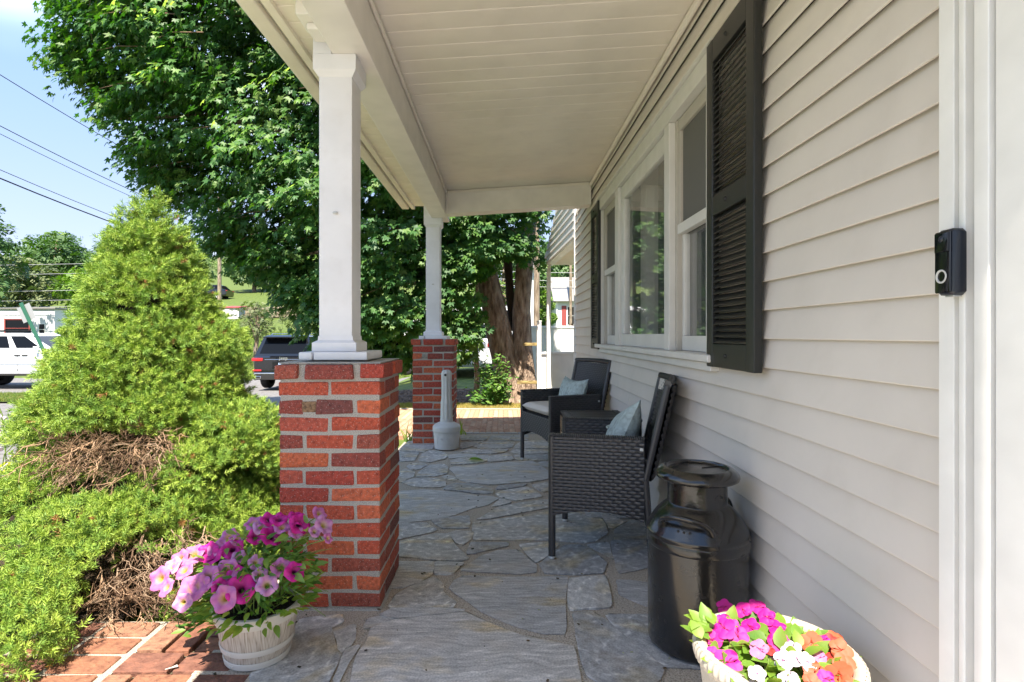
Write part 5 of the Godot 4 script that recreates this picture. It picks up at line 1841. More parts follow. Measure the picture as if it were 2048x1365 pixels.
func small_plants() -> void:
	# shrub at the foot of the maple
	var at := P(-0.12, -0.06, 8.75)
	var s := thing("shrub", "low leafy shrub at the foot of the forked maple trunk", "shrub", at)
	var b := MB.new()
	var lists := []
	for i in 46:
		var t := rnd(0, TAU)
		var r := rnd(0.1, 0.42)
		var e := Vector3(cos(t) * r * 0.9 - 0.05, rnd(0.15, 0.95) * (1.1 - r), sin(t) * r * 0.6)
		b.tube([Vector3(cos(t) * 0.05, 0, sin(t) * 0.05), e * 0.6 + Vector3(0, 0.06, 0), e], [0.006, 0.004, 0.002], 5, false)
		for k in 30:
			var u := rnd(0.25, 1.0)
			var w := e * u + Vector3(rnd(-0.06, 0.06), rnd(-0.04, 0.06), rnd(-0.06, 0.06))
			lists.append(Transform3D(lay(Vector3(rnd(-1, 1), rnd(-0.3, 0.6), rnd(-0.6, 1)), Vector3(rnd(-0.4, 0.4), 1, rnd(0, 0.8))).scaled(Vector3.ONE * rnd(0.7, 1.3)), w))
	obj("stem", b.mesh(), M.twig, s)
	scatter("leaves", leaf_shape(0.075, 0.038, 0.2, 0.2, 4).mesh(), M.leafy, lists, [Color(0.10, 0.23, 0.04), Color(0.14, 0.28, 0.05), Color(0.08, 0.19, 0.04), Color(0.19, 0.32, 0.07)], s)
	# dark sapling trunk between the far pier and the maple
	b = MB.new()
	b.tube([Vector3(0, 0, 0), Vector3(0.01, 0.5, 0), Vector3(-0.02, 1.1, 0), Vector3(0.02, 2.2, 0)], [0.055, 0.045, 0.04, 0.025], 10)
	var sp := thing("sapling", "slim dark sapling stem between the far brick pier and the maple trunk", "sapling", P(-0.44, -0.08, 9.3))
	obj("trunk", b.mesh(), M.bark, sp)
	# daylily blades by the far pier
	for q in [["clump of narrow green blades left of the far brick pier", -0.955, 5.62, 11, 0.24], ["few thin blades growing behind the ash receptacle", -0.41, 6.03, 6, 0.26]]:
		var pl := thing("daylily", q[0], "plant", P(q[1], -0.06, q[2]))
		for i in q[3]:
			var t := rnd(0, TAU)
			var bl := MB.new()
			var h: float = q[4] * rnd(0.7, 1.25)
			var lean := rnd(0.2, 0.75)
			var prev := []
			for k in 7:
				var u := k / 6.0
				var c := Vector3(cos(t), 0, sin(t) * 0.6) * (lean * h * u * u) + Vector3(rnd(-0.001, 0.001), h * u * (1.0 - 0.25 * lean * u), 0)
				var w := Vector3(-sin(t) * 0.4 + 0.8, 0, cos(t) * 0.4).normalized() * (0.008 * (1.0 - u * u) + 0.0004)
				var cur := [bl.p(c - w), bl.p(c + w)]
				if k:
					bl.quad(prev[0], prev[1], cur[1], cur[0])
				prev = cur
			obj("leaf", bl.mesh(), M["herb%d" % (i % 2)], pl, Vector3(rnd(-0.05, 0.05), 0, rnd(-0.04, 0.04)))
	# hosta at the left edge
	var ho := thing("hosta", "yellow-green hosta with flower stalks at the left edge of the bed", "hosta", P(-3.05, -0.06, 3.35))
	var lf := leaf_shape(0.24, 0.13, 0.25, 0.45, 7).mesh()
	var lfg := leaf_shape(0.20, 0.10, 0.3, 0.5, 7).mesh()
	for i in 40:
		var t := rnd(0, TAU)
		var o := Vector3(cos(t) * rnd(0.04, 0.30), rnd(0.12, 0.33), sin(t) * rnd(0.04, 0.24))
		obj("leaf", lf if i % 3 else lfg, M.hosta if i % 3 else M.herb1, ho, o, lay(Vector3(cos(t), rnd(-0.25, 0.5), sin(t)), Vector3(0, 1, 0.35), rnd(-0.3, 0.3)).scaled(Vector3.ONE * rnd(0.7, 1.15)))
	var bell := MB.new()
	bell.lathe([Vector2(0.001, 0), Vector2(0.004, 0.012), Vector2(0.006, 0.03), Vector2(0.012, 0.046)], 8)
	var bs := bell.mesh()
	var lilac := mat("lilac", Color(0.62, 0.50, 0.62), 0.6, {"back": Color(0.4, 0.35, 0.4)})
	for q in [[-0.02, 0.66, 0.14], [0.07, 0.78, -0.10], [0.20, 0.72, 0.16], [0.14, 0.55, 0.30], [-0.12, 0.60, -0.05], [0.02, 0.50, 0.22]]:
		var st := MB.new()
		var top := Vector3(q[0] + q[2] * 0.6, q[1], 0.05)
		st.tube([Vector3(q[0] * 0.4, 0.05, 0), Vector3(q[0] * 0.8, q[1] * 0.5, 0.02), Vector3(q[0] + q[2] * 0.2, q[1] * 0.85, 0.04), top], [0.004, 0.0035, 0.003, 0.0025], 6)
		var k := obj("flower_stalk", st.mesh(), M.stalk, ho)
		for i in 9:
			var u := i / 9.0
			var w := Vector3(q[0] * 0.8, q[1] * 0.5, 0.02).lerp(top, 0.35 + 0.62 * u)
			var t := rnd(0, TAU)
			obj("bell", bs, lilac if i < 6 else M.herb2, k, w, aim(Vector3(cos(t), rnd(-0.9, -0.1), sin(t) * 0.6)).scaled(Vector3.ONE * (1.1 if i < 6 else 0.6)))

# ---------------------------------------------------------------- street
func wheel(parent: Node3D, at: Vector3, r: float, w: float, out: float) -> void:     # axle along x, face towards out
	var b := MB.new()
	b.lathe([Vector2(r * 0.60, -w / 2), Vector2(r * 0.93, -w / 2), Vector2(r, -w * 0.32), Vector2(r, w * 0.32), Vector2(r * 0.93, w / 2), Vector2(r * 0.62, w / 2), Vector2(r * 0.58, w * 0.3), Vector2(0, w * 0.28)], 28)
	var k := obj("wheel", b.mesh(), M.tyre, parent, at, Basis(Vector3.BACK, -PI / 2 * out))
	b = MB.new()
	b.lathe([Vector2(r * 0.62, w * 0.46), Vector2(r * 0.56, w * 0.47), Vector2(r * 0.52, w * 0.36), Vector2(r * 0.52, w * 0.36), Vector2(r * 0.50, w * 0.33)], 28)
	for i in 5:
		var a := TAU * i / 5
		b.box(Vector3(cos(a) * r * 0.28, w * 0.36, sin(a) * r * 0.28), Vector3(r * 0.52, 0.02, r * 0.13), 0.004, Basis(Vector3.UP, -a))
	b.lathe([Vector2(r * 0.14, w * 0.34), Vector2(r * 0.13, w * 0.42), Vector2(0, w * 0.43)], 12)
	obj("rim", b.mesh(), M.silver, k)

# forward is -z, the tail at z = 0; g: greenhouse as z at belt rear, roof rear, roof front, belt front
func car(called: String, label: String, cat: String, paint: Material, at: Vector3, turn: float, L: float, W: float, H: float, belt: float, g: Array, wr := 0.35, low := 0.30, sides := [[0.05, 0.30], [0.34, 0.62], [0.66, 0.90]]) -> Node3D:
	var c := thing(called, label, cat, at, turn)
	var w := W / 2.0
	var b := MB.new()
	var rings := []
	for q in [[0.0, 0.90, low + 0.12, belt - 0.06], [-0.07, 0.96, low + 0.02, belt - 0.01], [-0.30, 1.0, low, belt], [g[3] - 0.1, 1.0, low, belt], [-L * 0.86, 0.98, low, belt - 0.10], [-L + 0.10, 0.92, low + 0.03, belt - 0.24], [-L, 0.82, low + 0.10, belt - 0.36]]:
		var a: float = w * q[1]
		rings.append([Vector3(-a * 0.95, q[2], q[0]), Vector3(-a, q[2] + 0.18, q[0]), Vector3(-a, q[3] - 0.16, q[0]), Vector3(-a * 0.96, q[3] - 0.04, q[0]), Vector3(-a * 0.90, q[3], q[0]), Vector3(a * 0.90, q[3], q[0]), Vector3(a * 0.96, q[3] - 0.04, q[0]), Vector3(a, q[3] - 0.16, q[0]), Vector3(a, q[2] + 0.18, q[0]), Vector3(a * 0.95, q[2], q[0])])
	b.loft(rings)
	obj("body", b.mesh(), paint, c)
	b = MB.new()
	var wb := w * 0.93
	var wt := w * 0.76
	var lo := [Vector3(-wb, belt - 0.02, g[0]), Vector3(wb, belt - 0.02, g[0]), Vector3(wb, belt - 0.02, g[3]), Vector3(-wb, belt - 0.02, g[3])]
	var hi := [Vector3(-wt, H - 0.05, g[1]), Vector3(wt, H - 0.05, g[1]), Vector3(wt, H - 0.05, g[2]), Vector3(-wt, H - 0.05, g[2])]
	var ro := [Vector3(-wt * 0.88, H, g[1] - 0.12), Vector3(wt * 0.88, H, g[1] - 0.12), Vector3(wt * 0.88, H, g[2] + 0.2), Vector3(-wt * 0.88, H, g[2] + 0.2)]
	b.loft([lo, hi, ro])
	obj("cabin", b.mesh(), paint, c)
	for f in 4:
		var p0: Vector3 = lo[f]
		var p1: Vector3 = lo[(f + 1) % 4]
		var p2: Vector3 = hi[(f + 1) % 4]
		var p3: Vector3 = hi[f]
		var n := (p1 - p0).cross(p3 - p0).normalized()
		var mid := (p0 + p2) / 2.0
		if n.dot(mid - Vector3(0, 1.0, (g[0] + g[3]) / 2.0)) < 0.0:
			n = -n
		var panes := [[0.07, 0.93]] if f % 2 == 0 else (sides if f == 1 else sides.map(func(e): return [1.0 - e[1], 1.0 - e[0]]))
		for s in panes:
			var q := []
			for e in [[s[0], 0.14], [s[1], 0.14], [s[1], 0.90], [s[0], 0.90]]:
				q.append(p0.lerp(p1, e[0]).lerp(p3.lerp(p2, e[0]), e[1]) + n * 0.006)
			b = MB.new()
			b.flat(q, mid - n)
			obj("window", b.mesh(), M.car_glass, c)
	for s in [-1, 1]:
		for z in [-0.95 * L / 4.7, -L * 0.80]:
			wheel(c, Vector3(s * (w - 0.12), wr, z), wr, 0.24, s)
		b = MB.new()
		b.box(Vector3(s * w * 0.80, belt - 0.12, -0.005), Vector3(w * 0.36, 0.10, 0.06), 0.01)
		obj("tail_light", b.mesh(), M.tail_red, c)
		b = MB.new()
		b.box(Vector3(s * w * 0.70, belt - 0.42, -L + 0.06), Vector3(w * 0.3, 0.14, 0.12), 0.02)
		obj("headlight", b.mesh(), M.chrome, c)
		b = MB.new()
		b.box(Vector3(s * (w + 0.07), belt + 0.05, g[3] + 0.45), Vector3(0.18, 0.13, 0.08), 0.02)
		obj("mirror", b.mesh(), paint, c)
	return c

func vehicles() -> void:
	var y := land(-7.2, 17.8) + 0.012
	var s := car("parked_car", "black sport utility vehicle on the road behind the near brick pier, seen from behind", "car", M.car_black, P(-7.12, y, 17.8), 0.0, 4.9, 1.96, 1.80, 1.13, [-0.08, -0.42, -2.7, -3.65], 0.38, 0.34)
	for q in [["spoiler", Vector3(0, 1.735, -0.30), Vector3(1.34, 0.04, 0.30), M.car_black], ["bumper_strip", Vector3(0, 0.565, 0.02), Vector3(1.75, 0.05, 0.05), M.chrome], ["lower_bumper", Vector3(0, 0.44, 0.0), Vector3(1.72, 0.16, 0.10), M.tyre], ["licence_plate", Vector3(0.05, 0.83, 0.006), Vector3(0.31, 0.155, 0.02), M.plate], ["plate_recess", Vector3(0.05, 0.83, -0.004), Vector3(0.72, 0.24, 0.012), M.gloss_black], ["light_bar", Vector3(0, 1.01, 0.0), Vector3(1.1, 0.02, 0.03), M.chrome]]:
		var b := MB.new()
		b.box(q[1], q[2], 0.008)
		obj(q[0], b.mesh(), q[3], s)
	for e in [-1, 1]:
		var b := MB.new()
		b.box(Vector3(e * 0.80, 0.66, 0.0), Vector3(0.30, 0.055, 0.06), 0.01)
		obj("reflector", b.mesh(), M.tail_red, s)
		b = MB.new()
		b.box(Vector3(e * 0.74, 0.44, 0.045), Vector3(0.20, 0.11, 0.02), 0.02)
		var ex := obj("exhaust", b.mesh(), M.chrome, s)
		b = MB.new()
		b.box(Vector3(e * 0.74, 0.44, 0.052), Vector3(0.15, 0.07, 0.012), 0.01)
		obj("exhaust_mouth", b.mesh(), M.black, ex)
		b = MB.new()
		b.tube([Vector3(e * 0.64, 1.80, -0.75), Vector3(e * 0.64, 1.845, -0.85), Vector3(e * 0.64, 1.845, -2.3), Vector3(e * 0.64, 1.80, -2.4)], [0.015, 0.015, 0.015, 0.015], 6)
		obj("roof_rail", b.mesh(), M.chrome, s)
	var tx := TextMesh.new()
	var sf := SystemFont.new()
	sf.font_names = PackedStringArray(["Droid Sans"])
	sf.font_weight = 700
	tx.font = sf
	tx.text = "Jeep"
	tx.font_size = 32
	tx.pixel_size = 0.004
	tx.depth = 0.012
	obj("badge", tx, M.chrome, s, Vector3(0.06, 1.05, 0.01))
	# white pickup across the street, nose to the right
	y = land(-16.0, 19.0) + 0.012
	var t := car("pickup_truck", "white pickup truck with a black bed rack on the street at the left", "truck", M.car_white, P(-19.6, y, 19.5), -PI / 2, 5.7, 1.95, 1.90, 1.34, [-2.30, -2.40, -3.45, -4.45], 0.40, 0.52, [[0.08, 0.34], [0.45, 0.86]])
	for q in [["bed_rim", Vector3(0, 1.37, -1.12), Vector3(1.86, 0.06, 2.2), M.tyre], ["running_board", Vector3(0, 0.50, -3.3), Vector3(1.96, 0.07, 2.0), M.tyre], ["trim_line", Vector3(0, 0.84, -3.35), Vector3(1.97, 0.045, 1.9), M.silver]]:
		var b := MB.new()
		b.box(q[1], q[2], 0.01)
		obj(q[0], b.mesh(), q[3], t)
	for z in [-0.2, -2.15]:
		for e in [-1, 1]:
			var b := MB.new()
			b.box(Vector3(e * 0.86, 1.68, z), Vector3(0.05, 0.62, 0.05), 0.006)
			obj("rack_post", b.mesh(), M.tyre, t)
		var b2 := MB.new()
		b2.box(Vector3(0, 1.98, z), Vector3(1.77, 0.05, 0.05), 0.006)
		obj("rack_bar", b2.mesh(), M.tyre, t)
	for z in [-2.55, -3.32, -4.25]:
		for e in [-1, 1]:
			var b := MB.new()
			b.box(Vector3(e * 0.976, 0.98, z), Vector3(0.006, 0.72, 0.012), 0.001)
			obj("door_seam", b.mesh(), M.tyre, t)
	for z in [-3.20, -3.45]:
		var b := MB.new()
		b.box(Vector3(0.985, 1.15, z - 0.12), Vector3(0.02, 0.04, 0.20), 0.006)
		obj("door_handle", b.mesh(), M.black, t)
	car("parked_van", "white van parked behind the maple trunk and the white fence post", "van", M.car_white, P(0.98, -0.05, 16.4), PI / 2, 4.6, 1.95, 1.95, 1.15, [-0.10, -0.25, -3.2, -4.1], 0.36, 0.34)
	car("parked_car", "white car half hidden by leaves left of the maple trunk", "car", M.car_white, P(-0.95, -0.05, 14.4), 0.1, 4.5, 1.8, 1.5, 0.98, [-0.35, -0.9, -2.5, -3.3], 0.33, 0.26)
	car("parked_car", "dark car on the slope behind the utility pole", "car", M.car_black, P(-29.6, land(-29.6, 60) + 0.0, 60.0), PI / 2, 4.6, 1.85, 1.5, 0.98, [-0.3, -0.8, -2.5, -3.4], 0.33, 0.26)

func street_things() -> void:
	# leaning sign seen from behind
	var root := thing("street_sign", "grey sign back on a leaning green metal post at the left edge", "street sign", P(-9.40, land(-9.4, 12.0), 12.0))
	var foot := Vector3(0, 0, 0)
	var top := P(-10.47, 1.77, 12.0) - root.position
	var b := MB.new()
	var dir := (top - foot).normalized()
	var bas := aim(dir)
	b.box(Vector3.ZERO, Vector3(0.075, foot.distance_to(top), 0.03), 0.004, Basis(dir.cross(Vector3.BACK), dir, Vector3.BACK))
	obj("post", b.mesh(), M.sign_green, root, (foot + top) / 2.0)
	b = MB.new()
	b.box(Vector3.ZERO, Vector3(0.30, 0.36, 0.006), 0.002, Basis(dir.cross(Vector3.BACK), dir, Vector3.BACK))
	obj("plate", b.mesh(), M.sign_back, root, top - dir * 0.24 + Vector3(0, 0, -0.022))
	# poles
	for q in [["weathered wooden utility pole on the far side of the lawn", -20.5, 40.0, 9.5, 0.14], ["wooden utility pole behind the house with red shutters", 4.35, 35.2, 9.0, 0.10], ["pale wooden utility pole behind the white van", 0.93, 15.0, 6.5, 0.085]]:
		var p := thing("utility_pole", q[0], "utility pole", P(q[1], land(q[1], q[2]) - 0.1, q[2]))
		b = MB.new()
		b.tube([Vector3.ZERO, Vector3(0, q[3] * 0.5, 0), Vector3(0, q[3], 0)], [q[4], q[4] * 0.92, q[4] * 0.8], 12)
		obj("shaft", b.mesh(), M.pole_wood, p)
		b = MB.new()
		b.box(Vector3(0, q[3] - 0.6, 0), Vector3(2.2, 0.10, 0.09), 0.005)
		obj("cross_arm", b.mesh(), M.pole_wood, p)
		for e in [-1.0, -0.5, 0.5, 1.0]:
			b = MB.new()
			b.lathe([Vector2(0.03, 0), Vector2(0.045, 0.04), Vector2(0.03, 0.08), Vector2(0, 0.11)], 8, Vector3(e, q[3] - 0.55, 0))
			obj("insulator", b.mesh(), M.sign_back, p)
	# rails between the maple and a white post
	var f := thing("rail_fence", "two weathered boards nailed between the maple trunk and a white post", "fence", P(0.60, -0.1, 9.05))
	obj("post", span(-0.035, 0.035, 0.0, 1.39, -0.035, 0.035, 0.004).mesh(), M.vinyl, f)
	obj("post_cap", span(-0.042, 0.042, 1.39, 1.41, -0.042, 0.042, 0.006).mesh(), M.vinyl, f)
	obj("rail", span(-0.36, -0.037, 0.375, 0.425, -0.02, 0.02, 0.003).mesh(), M.lumber, f)
	obj("rail", span(-0.27, -0.037, 1.0, 1.05, -0.02, 0.02, 0.003).mesh(), M.lumber, f)
	# sunlit fence behind
	var w := thing("white_fence", "sunlit white vinyl fence behind the side porch", "fence", P(3.5, -0.07, 13.0))
	for i in 30:
		var x := -2.9 + i * 0.2
		obj("board", span(x, x + 0.194, 0.04, 1.30, -0.012, 0.012, 0.004).mesh(), M.vinyl, w)
	obj("top_rail", span(-2.9, 3.1, 1.301, 1.36, -0.03, 0.03, 0.006).mesh(), M.vinyl, w)
	var rw := thing("retaining_wall", "low stone retaining wall on the lawn beside the small shed", "wall", P(-18.2, land(-18.2, 43.5), 43.5))
	for r in 3:
		for i in 12:
			b = MB.new()
			b.box(Vector3.ZERO, Vector3(0.34, 0.28, 0.4), 0.04, Basis(), 0.03, rng)
			obj("stone", b.mesh(), M.dry_wall, rw, Vector3(-2.0 + i * 0.36 + 0.15 * (r % 2), 0.15 + r * 0.29, 0))

func window_set(parent: Node3D, x0: float, x1: float, y0: float, y1: float, z: float) -> void:
	var fr := obj("window", span(x0, x1, y0, y1, -z - 0.02, -z + 0.0, 0.004).mesh(), M.trim, parent)
	obj("pane", span(x0 + 0.06, x1 - 0.06, y0 + 0.06, (y0 + y1) / 2.0 - 0.02, -z - 0.03, -z - 0.0205, 0.001).mesh(), M.car_glass, fr)
	obj("pane", span(x0 + 0.06, x1 - 0.06, (y0 + y1) / 2.0 + 0.02, y1 - 0.06, -z - 0.03, -z - 0.0205, 0.001).mesh(), M.car_glass, fr)

func far_buildings() -> void:
	# commercial garage behind the pickup; local z = 0 is its front
	var g := thing("garage_building", "low white commercial garage with a red framed bay door behind the pickup truck", "building", P(-36.0, land(-36, 36) - 0.1, 36.0))
	obj("wall", span(-9.0, 6.8, 0.0, 3.62, 0.0, 9.0, 0.01).mesh(), M.white_wall, g)
	obj("roof", span(-9.1, 6.9, 3.621, 3.74, -0.1, 9.1, 0.02).mesh(), M.roof_grey, g)
	for q in [[3.55, 5.25], [-1.2, 1.2], [-4.6, -2.2]]:
		var dr := obj("bay_door", span(q[0], q[1], 0.05, 3.0, -0.03, 0.0, 0.004).mesh(), M.car_glass, g)
		for k in 6:
			obj("door_rail", span(q[0], q[1], 0.12 + k * 0.56, 0.155 + k * 0.56, -0.06, -0.031, 0.004).mesh(), M.red_paint, dr)
		for x in [q[0], q[1] - 0.09]:
			obj("door_stile", span(x, x + 0.09, 0.05, 3.02, -0.07, -0.0605, 0.004).mesh(), M.red_paint, dr)
	window_set(g, 5.75, 6.2, 1.9, 2.7, 0.001)
	# shed on the lawn
	var s := thing("shed", "small white shed with a red-brown roof on the far lawn", "shed", P(-21.2, land(-21.2, 43) - 0.1, 43.0))
	obj("wall", span(-0.65, 0.65, 0.0, 0.95, 0.0, 1.6, 0.01).mesh(), M.white_wall, s)
	var r := MB.new()
	r.loft([[Vector3(-0.75, 0.93, 0.1), Vector3(0.75, 0.93, 0.1), Vector3(0.75, 1.0, 0.1), Vector3(-0.75, 1.0, 0.1)], [Vector3(-0.75, 1.12, -1.7), Vector3(0.75, 1.12, -1.7), Vector3(0.75, 1.19, -1.7), Vector3(-0.75, 1.19, -1.7)]])
	obj("roof", r.mesh(), M.red_paint, s)
	obj("door", span(-0.55, 0.05, 0.05, 0.85, -0.03, 0.0, 0.004).mesh(), M.trim, s)
	# house with red shutters
	var h := thing("far_house", "white house with red shutters and grey shingle roof seen past the side porch", "house", P(6.4, -0.2, 36.0))
	obj("wall", span(-2.9, 4.5, 0.0, 3.5, 0.0, 7.0, 0.01).mesh(), M.white_wall, h)
	r = MB.new()
	r.loft([[Vector3(-3.1, 3.45, 0.35), Vector3(-3.1, 3.45, -7.35), Vector3(-3.1, 5.4, -3.5)], [Vector3(4.7, 3.45, 0.35), Vector3(4.7, 3.45, -7.35), Vector3(4.7, 5.4, -3.5)]])
	obj("roof", r.mesh(), M.roof_grey, h)
	for x in [-2.2, 0.3, 2.6]:
		window_set(h, x, x + 0.75, 1.9, 3.15, 0.001)
		for e in [-0.34, 0.78]:
			obj("shutter", span(x + e, x + e + 0.30, 1.88, 3.17, -0.04, 0.0, 0.005).mesh(), M.red_paint, h)
	for x in [-2.9, 4.4]:
		obj("corner_trim", span(x, x + 0.12, 0.0, 3.5, -0.03, 0.0, 0.004).mesh(), M.trim, h)
	# closer white gable end behind the white van
	var n := thing("neighbour_house", "white house wall behind the pale utility pole", "house", P(1.15, -0.2, 24.0))
	obj("wall", span(-0.2, 0.2, 0.0, 4.2, 0.0, 6.0, 0.01).mesh(), M.white_wall, n)
	r = MB.new()
	r.loft([[Vector3(-0.4, 4.15, 0.3), Vector3(0.4, 4.15, 0.3), Vector3(0, 4.6, 0.3)], [Vector3(-0.4, 4.15, -6.3), Vector3(0.4, 4.15, -6.3), Vector3(0, 4.6, -6.3)]])
	obj("roof", r.mesh(), M.roof_grey, n)

func far_tree(called: String, label: String, x: float, d: float, h: float, r: float, bare: float, tones: Array, n: int, leaf: float, group := "") -> void:
	var t := thing(called, label, "tree", P(x, land(x, d) - 0.2, d), rnd(0, TAU), group)
	var b := MB.new()
	var tr := h * 0.022 + 0.03
	b.tube([Vector3.ZERO, Vector3(rnd(-0.02, 0.02) * h, h * 0.3, 0), Vector3(rnd(-0.04, 0.04) * h, h * 0.6, rnd(-0.03, 0.03) * h), Vector3(0, h * 0.9, 0)], [tr * 1.3, tr, tr * 0.6, tr * 0.15], 8)
	obj("trunk", b.mesh(), M.bark, t)
	var lobes := []
	var m := 11
	for i in m:
		var u := (i + 0.5) / m
		var a := i * 2.4
		var rr := r * (0.62 * sin(PI * clampf(u * 0.85 + 0.12, 0, 1)))
		lobes.append([Vector3(cos(a) * rr, lerpf(h * bare + r * 0.2, h - r * 0.36, u), sin(a) * rr), r * rnd(0.36, 0.55)])
		b = MB.new()
		b.tube([Vector3(0, lerpf(h * bare * 0.7, h * 0.7, u), 0), lobes[-1][0] * Vector3(0.5, 1, 0.5), lobes[-1][0]], [tr * 0.4, tr * 0.25, tr * 0.08], 5, false)
		obj("limb", b.mesh(), M.bark, t)
	var where := []
	var tints := []
	for i in n:
		var l: Array = lobes[i % m]
		var e := Vector3(rnd(-1, 1), rnd(-0.8, 1), rnd(-1, 1)).normalized()
		var w: Vector3 = l[0] + e * l[1] * Vector3(1, 0.8, 1) * pow(rng.randf(), 0.28)
		where.append(Transform3D(lay(e + Vector3(rnd(-0.7, 0.7), rnd(-0.9, 0.2), rnd(-0.7, 0.7)), Vector3(rnd(-0.5, 0.5), 1, rnd(-0.5, 0.5)) + e * 0.6).scaled(Vector3.ONE * leaf * rnd(0.6, 1.3)), w))
		tints.append(pick(tones))
	var lf := MB.new()
	for k in 4:
		var a := k * 1.7
		var o := Vector3(cos(a) * 0.3, k * 0.12 - 0.2, sin(a) * 0.25)
		lf.flat([o + Vector3(-0.22, 0, 0.02), o + Vector3(0, -0.25, 0), o + Vector3(0.22, 0, -0.05), o + Vector3(0.05, 0.34, -0.12)])
	scatter("leaves", lf.mesh(), M.far_leaf, where, tints, t)

func far_trees() -> void:
	var mid := [Color(0.10, 0.19, 0.035), Color(0.13, 0.22, 0.045), Color(0.08, 0.155, 0.035), Color(0.16, 0.245, 0.055)]
	var lime := [Color(0.17, 0.29, 0.04), Color(0.21, 0.33, 0.05), Color(0.13, 0.24, 0.04)]
	var dull := [Color(0.145, 0.18, 0.07), Color(0.17, 0.205, 0.085), Color(0.11, 0.15, 0.06)]
	var deep := [Color(0.055, 0.125, 0.035), Color(0.07, 0.15, 0.04), Color(0.09, 0.17, 0.045)]
	var hill := "trees on the far hillside"
	var k := 0
	for q in [[-90.0, 94.0, 13.5, "rounded dark hillside tree at the left end of the ridge"], [-82.0, 101.0, 13.0, "rounded mid green tree on the ridge, next to the left end"], [-75.0, 93.0, 12.0, "dark rounded tree at the middle of the ridge"], [-68.0, 99.0, 11.0, "mid green ridge tree just left of the spruce top"], [-60.0, 95.0, 10.5, "dark ridge tree partly behind the spruce top"]]:
		far_tree("hillside_tree", q[3], q[0], q[1], q[2], 6.0 + (k % 3) * 0.7, 0.12, mid if k % 2 else deep, 1500, 0.95, hill)
		k += 1
	far_tree("roadside_tree", "olive green tree above the garage building, left of the lime green one", -51.0, 58.0, 8.6, 4.3, 0.18, dull, 1700, 0.62)
	far_tree("roadside_tree", "lime green tree on the bank between the olive tree and the spruce", -44.0, 60.0, 7.6, 4.0, 0.15, lime, 1700, 0.62)
	far_tree("roadside_tree", "mid green tree on the bank partly behind the spruce top", -36.5, 62.0, 9.0, 4.4, 0.15, mid, 1600, 0.65)
	far_tree("edge_tree", "tall dark green tree just showing at the left edge of the sky", -29.9, 30.0, 11.0, 3.4, 0.2, deep, 1800, 0.4)
	far_tree("lawn_tree", "small multi-stemmed tree on the lawn left of the black car", -12.05, 27.0, 3.6, 1.25, 0.42, dull, 700, 0.16)
	far_tree("lawn_tree", "slender young tree on the lawn right of the multi-stemmed one", -10.4, 28.0, 3.9, 1.0, 0.45, dull, 420, 0.16)
	far_tree("slope_tree", "bright tree on the slope above the retaining wall", -20.5, 62.0, 5.5, 3.0, 0.1, lime, 1400, 0.6)
	far_tree("slope_tree", "dark tree on the slope behind the dark parked car", -31.5, 70.0, 8.0, 4.2, 0.08, deep, 1500, 0.6)
	far_tree("slope_tree", "mid green tree on the slope just left of the near column", -25.5, 74.0, 9.0, 4.6, 0.08, mid, 1500, 0.65)
	far_tree("slope_tree", "tree on the slope glimpsed through the maple boughs left of the near column", -22.0, 80.0, 9.5, 4.6, 0.1, mid, 1200, 0.75)
	far_tree("slope_tree", "tree on the slope glimpsed through the maple boughs right of the near column", -9.0, 80.0, 10.0, 4.8, 0.1, mid, 1200, 0.75)
	far_tree("garden_tree", "bright green tree behind the white fence, left of the house with red shutters", 2.12, 26.0, 3.6, 0.5, 0.05, lime, 1500, 0.22)
	far_tree("garden_tree", "tall green tree behind the roof of the house with red shutters", 6.2, 52.0, 11.0, 4.5, 0.1, mid, 1600, 0.6)
	far_tree("garden_tree", "dark green tree right of the pale utility pole", 3.2, 44.0, 9.5, 3.2, 0.1, deep, 1500, 0.5)
	far_tree("garden_tree", "broad green tree filling the gap beside the maple trunk", 0.2, 40.0, 9.0, 3.6, 0.1, mid, 1400, 0.5)
	var hd := thing("red_shrub", "reddish shrub in front of the house with red shutters", "shrub", P(4.6, -0.2, 33.0))
	var at := []
	for i in 500:
		var e := Vector3(rnd(-1, 1), rnd(0, 1), rnd(-1, 1)).normalized() * pow(rng.randf(), 0.3)
		at.append(Transform3D(lay(e, Vector3(rnd(-1, 1), 1, rnd(-1, 1))).scaled(Vector3.ONE * 0.22), e * Vector3(0.9, 2.0, 0.7)))
	scatter("leaves", leaf_shape(1.0, 0.6, 0.2, 0.2, 3).mesh(), M.far_leaf, at, [Color(0.12, 0.03, 0.025), Color(0.09, 0.03, 0.025), Color(0.06, 0.08, 0.02)], hd)

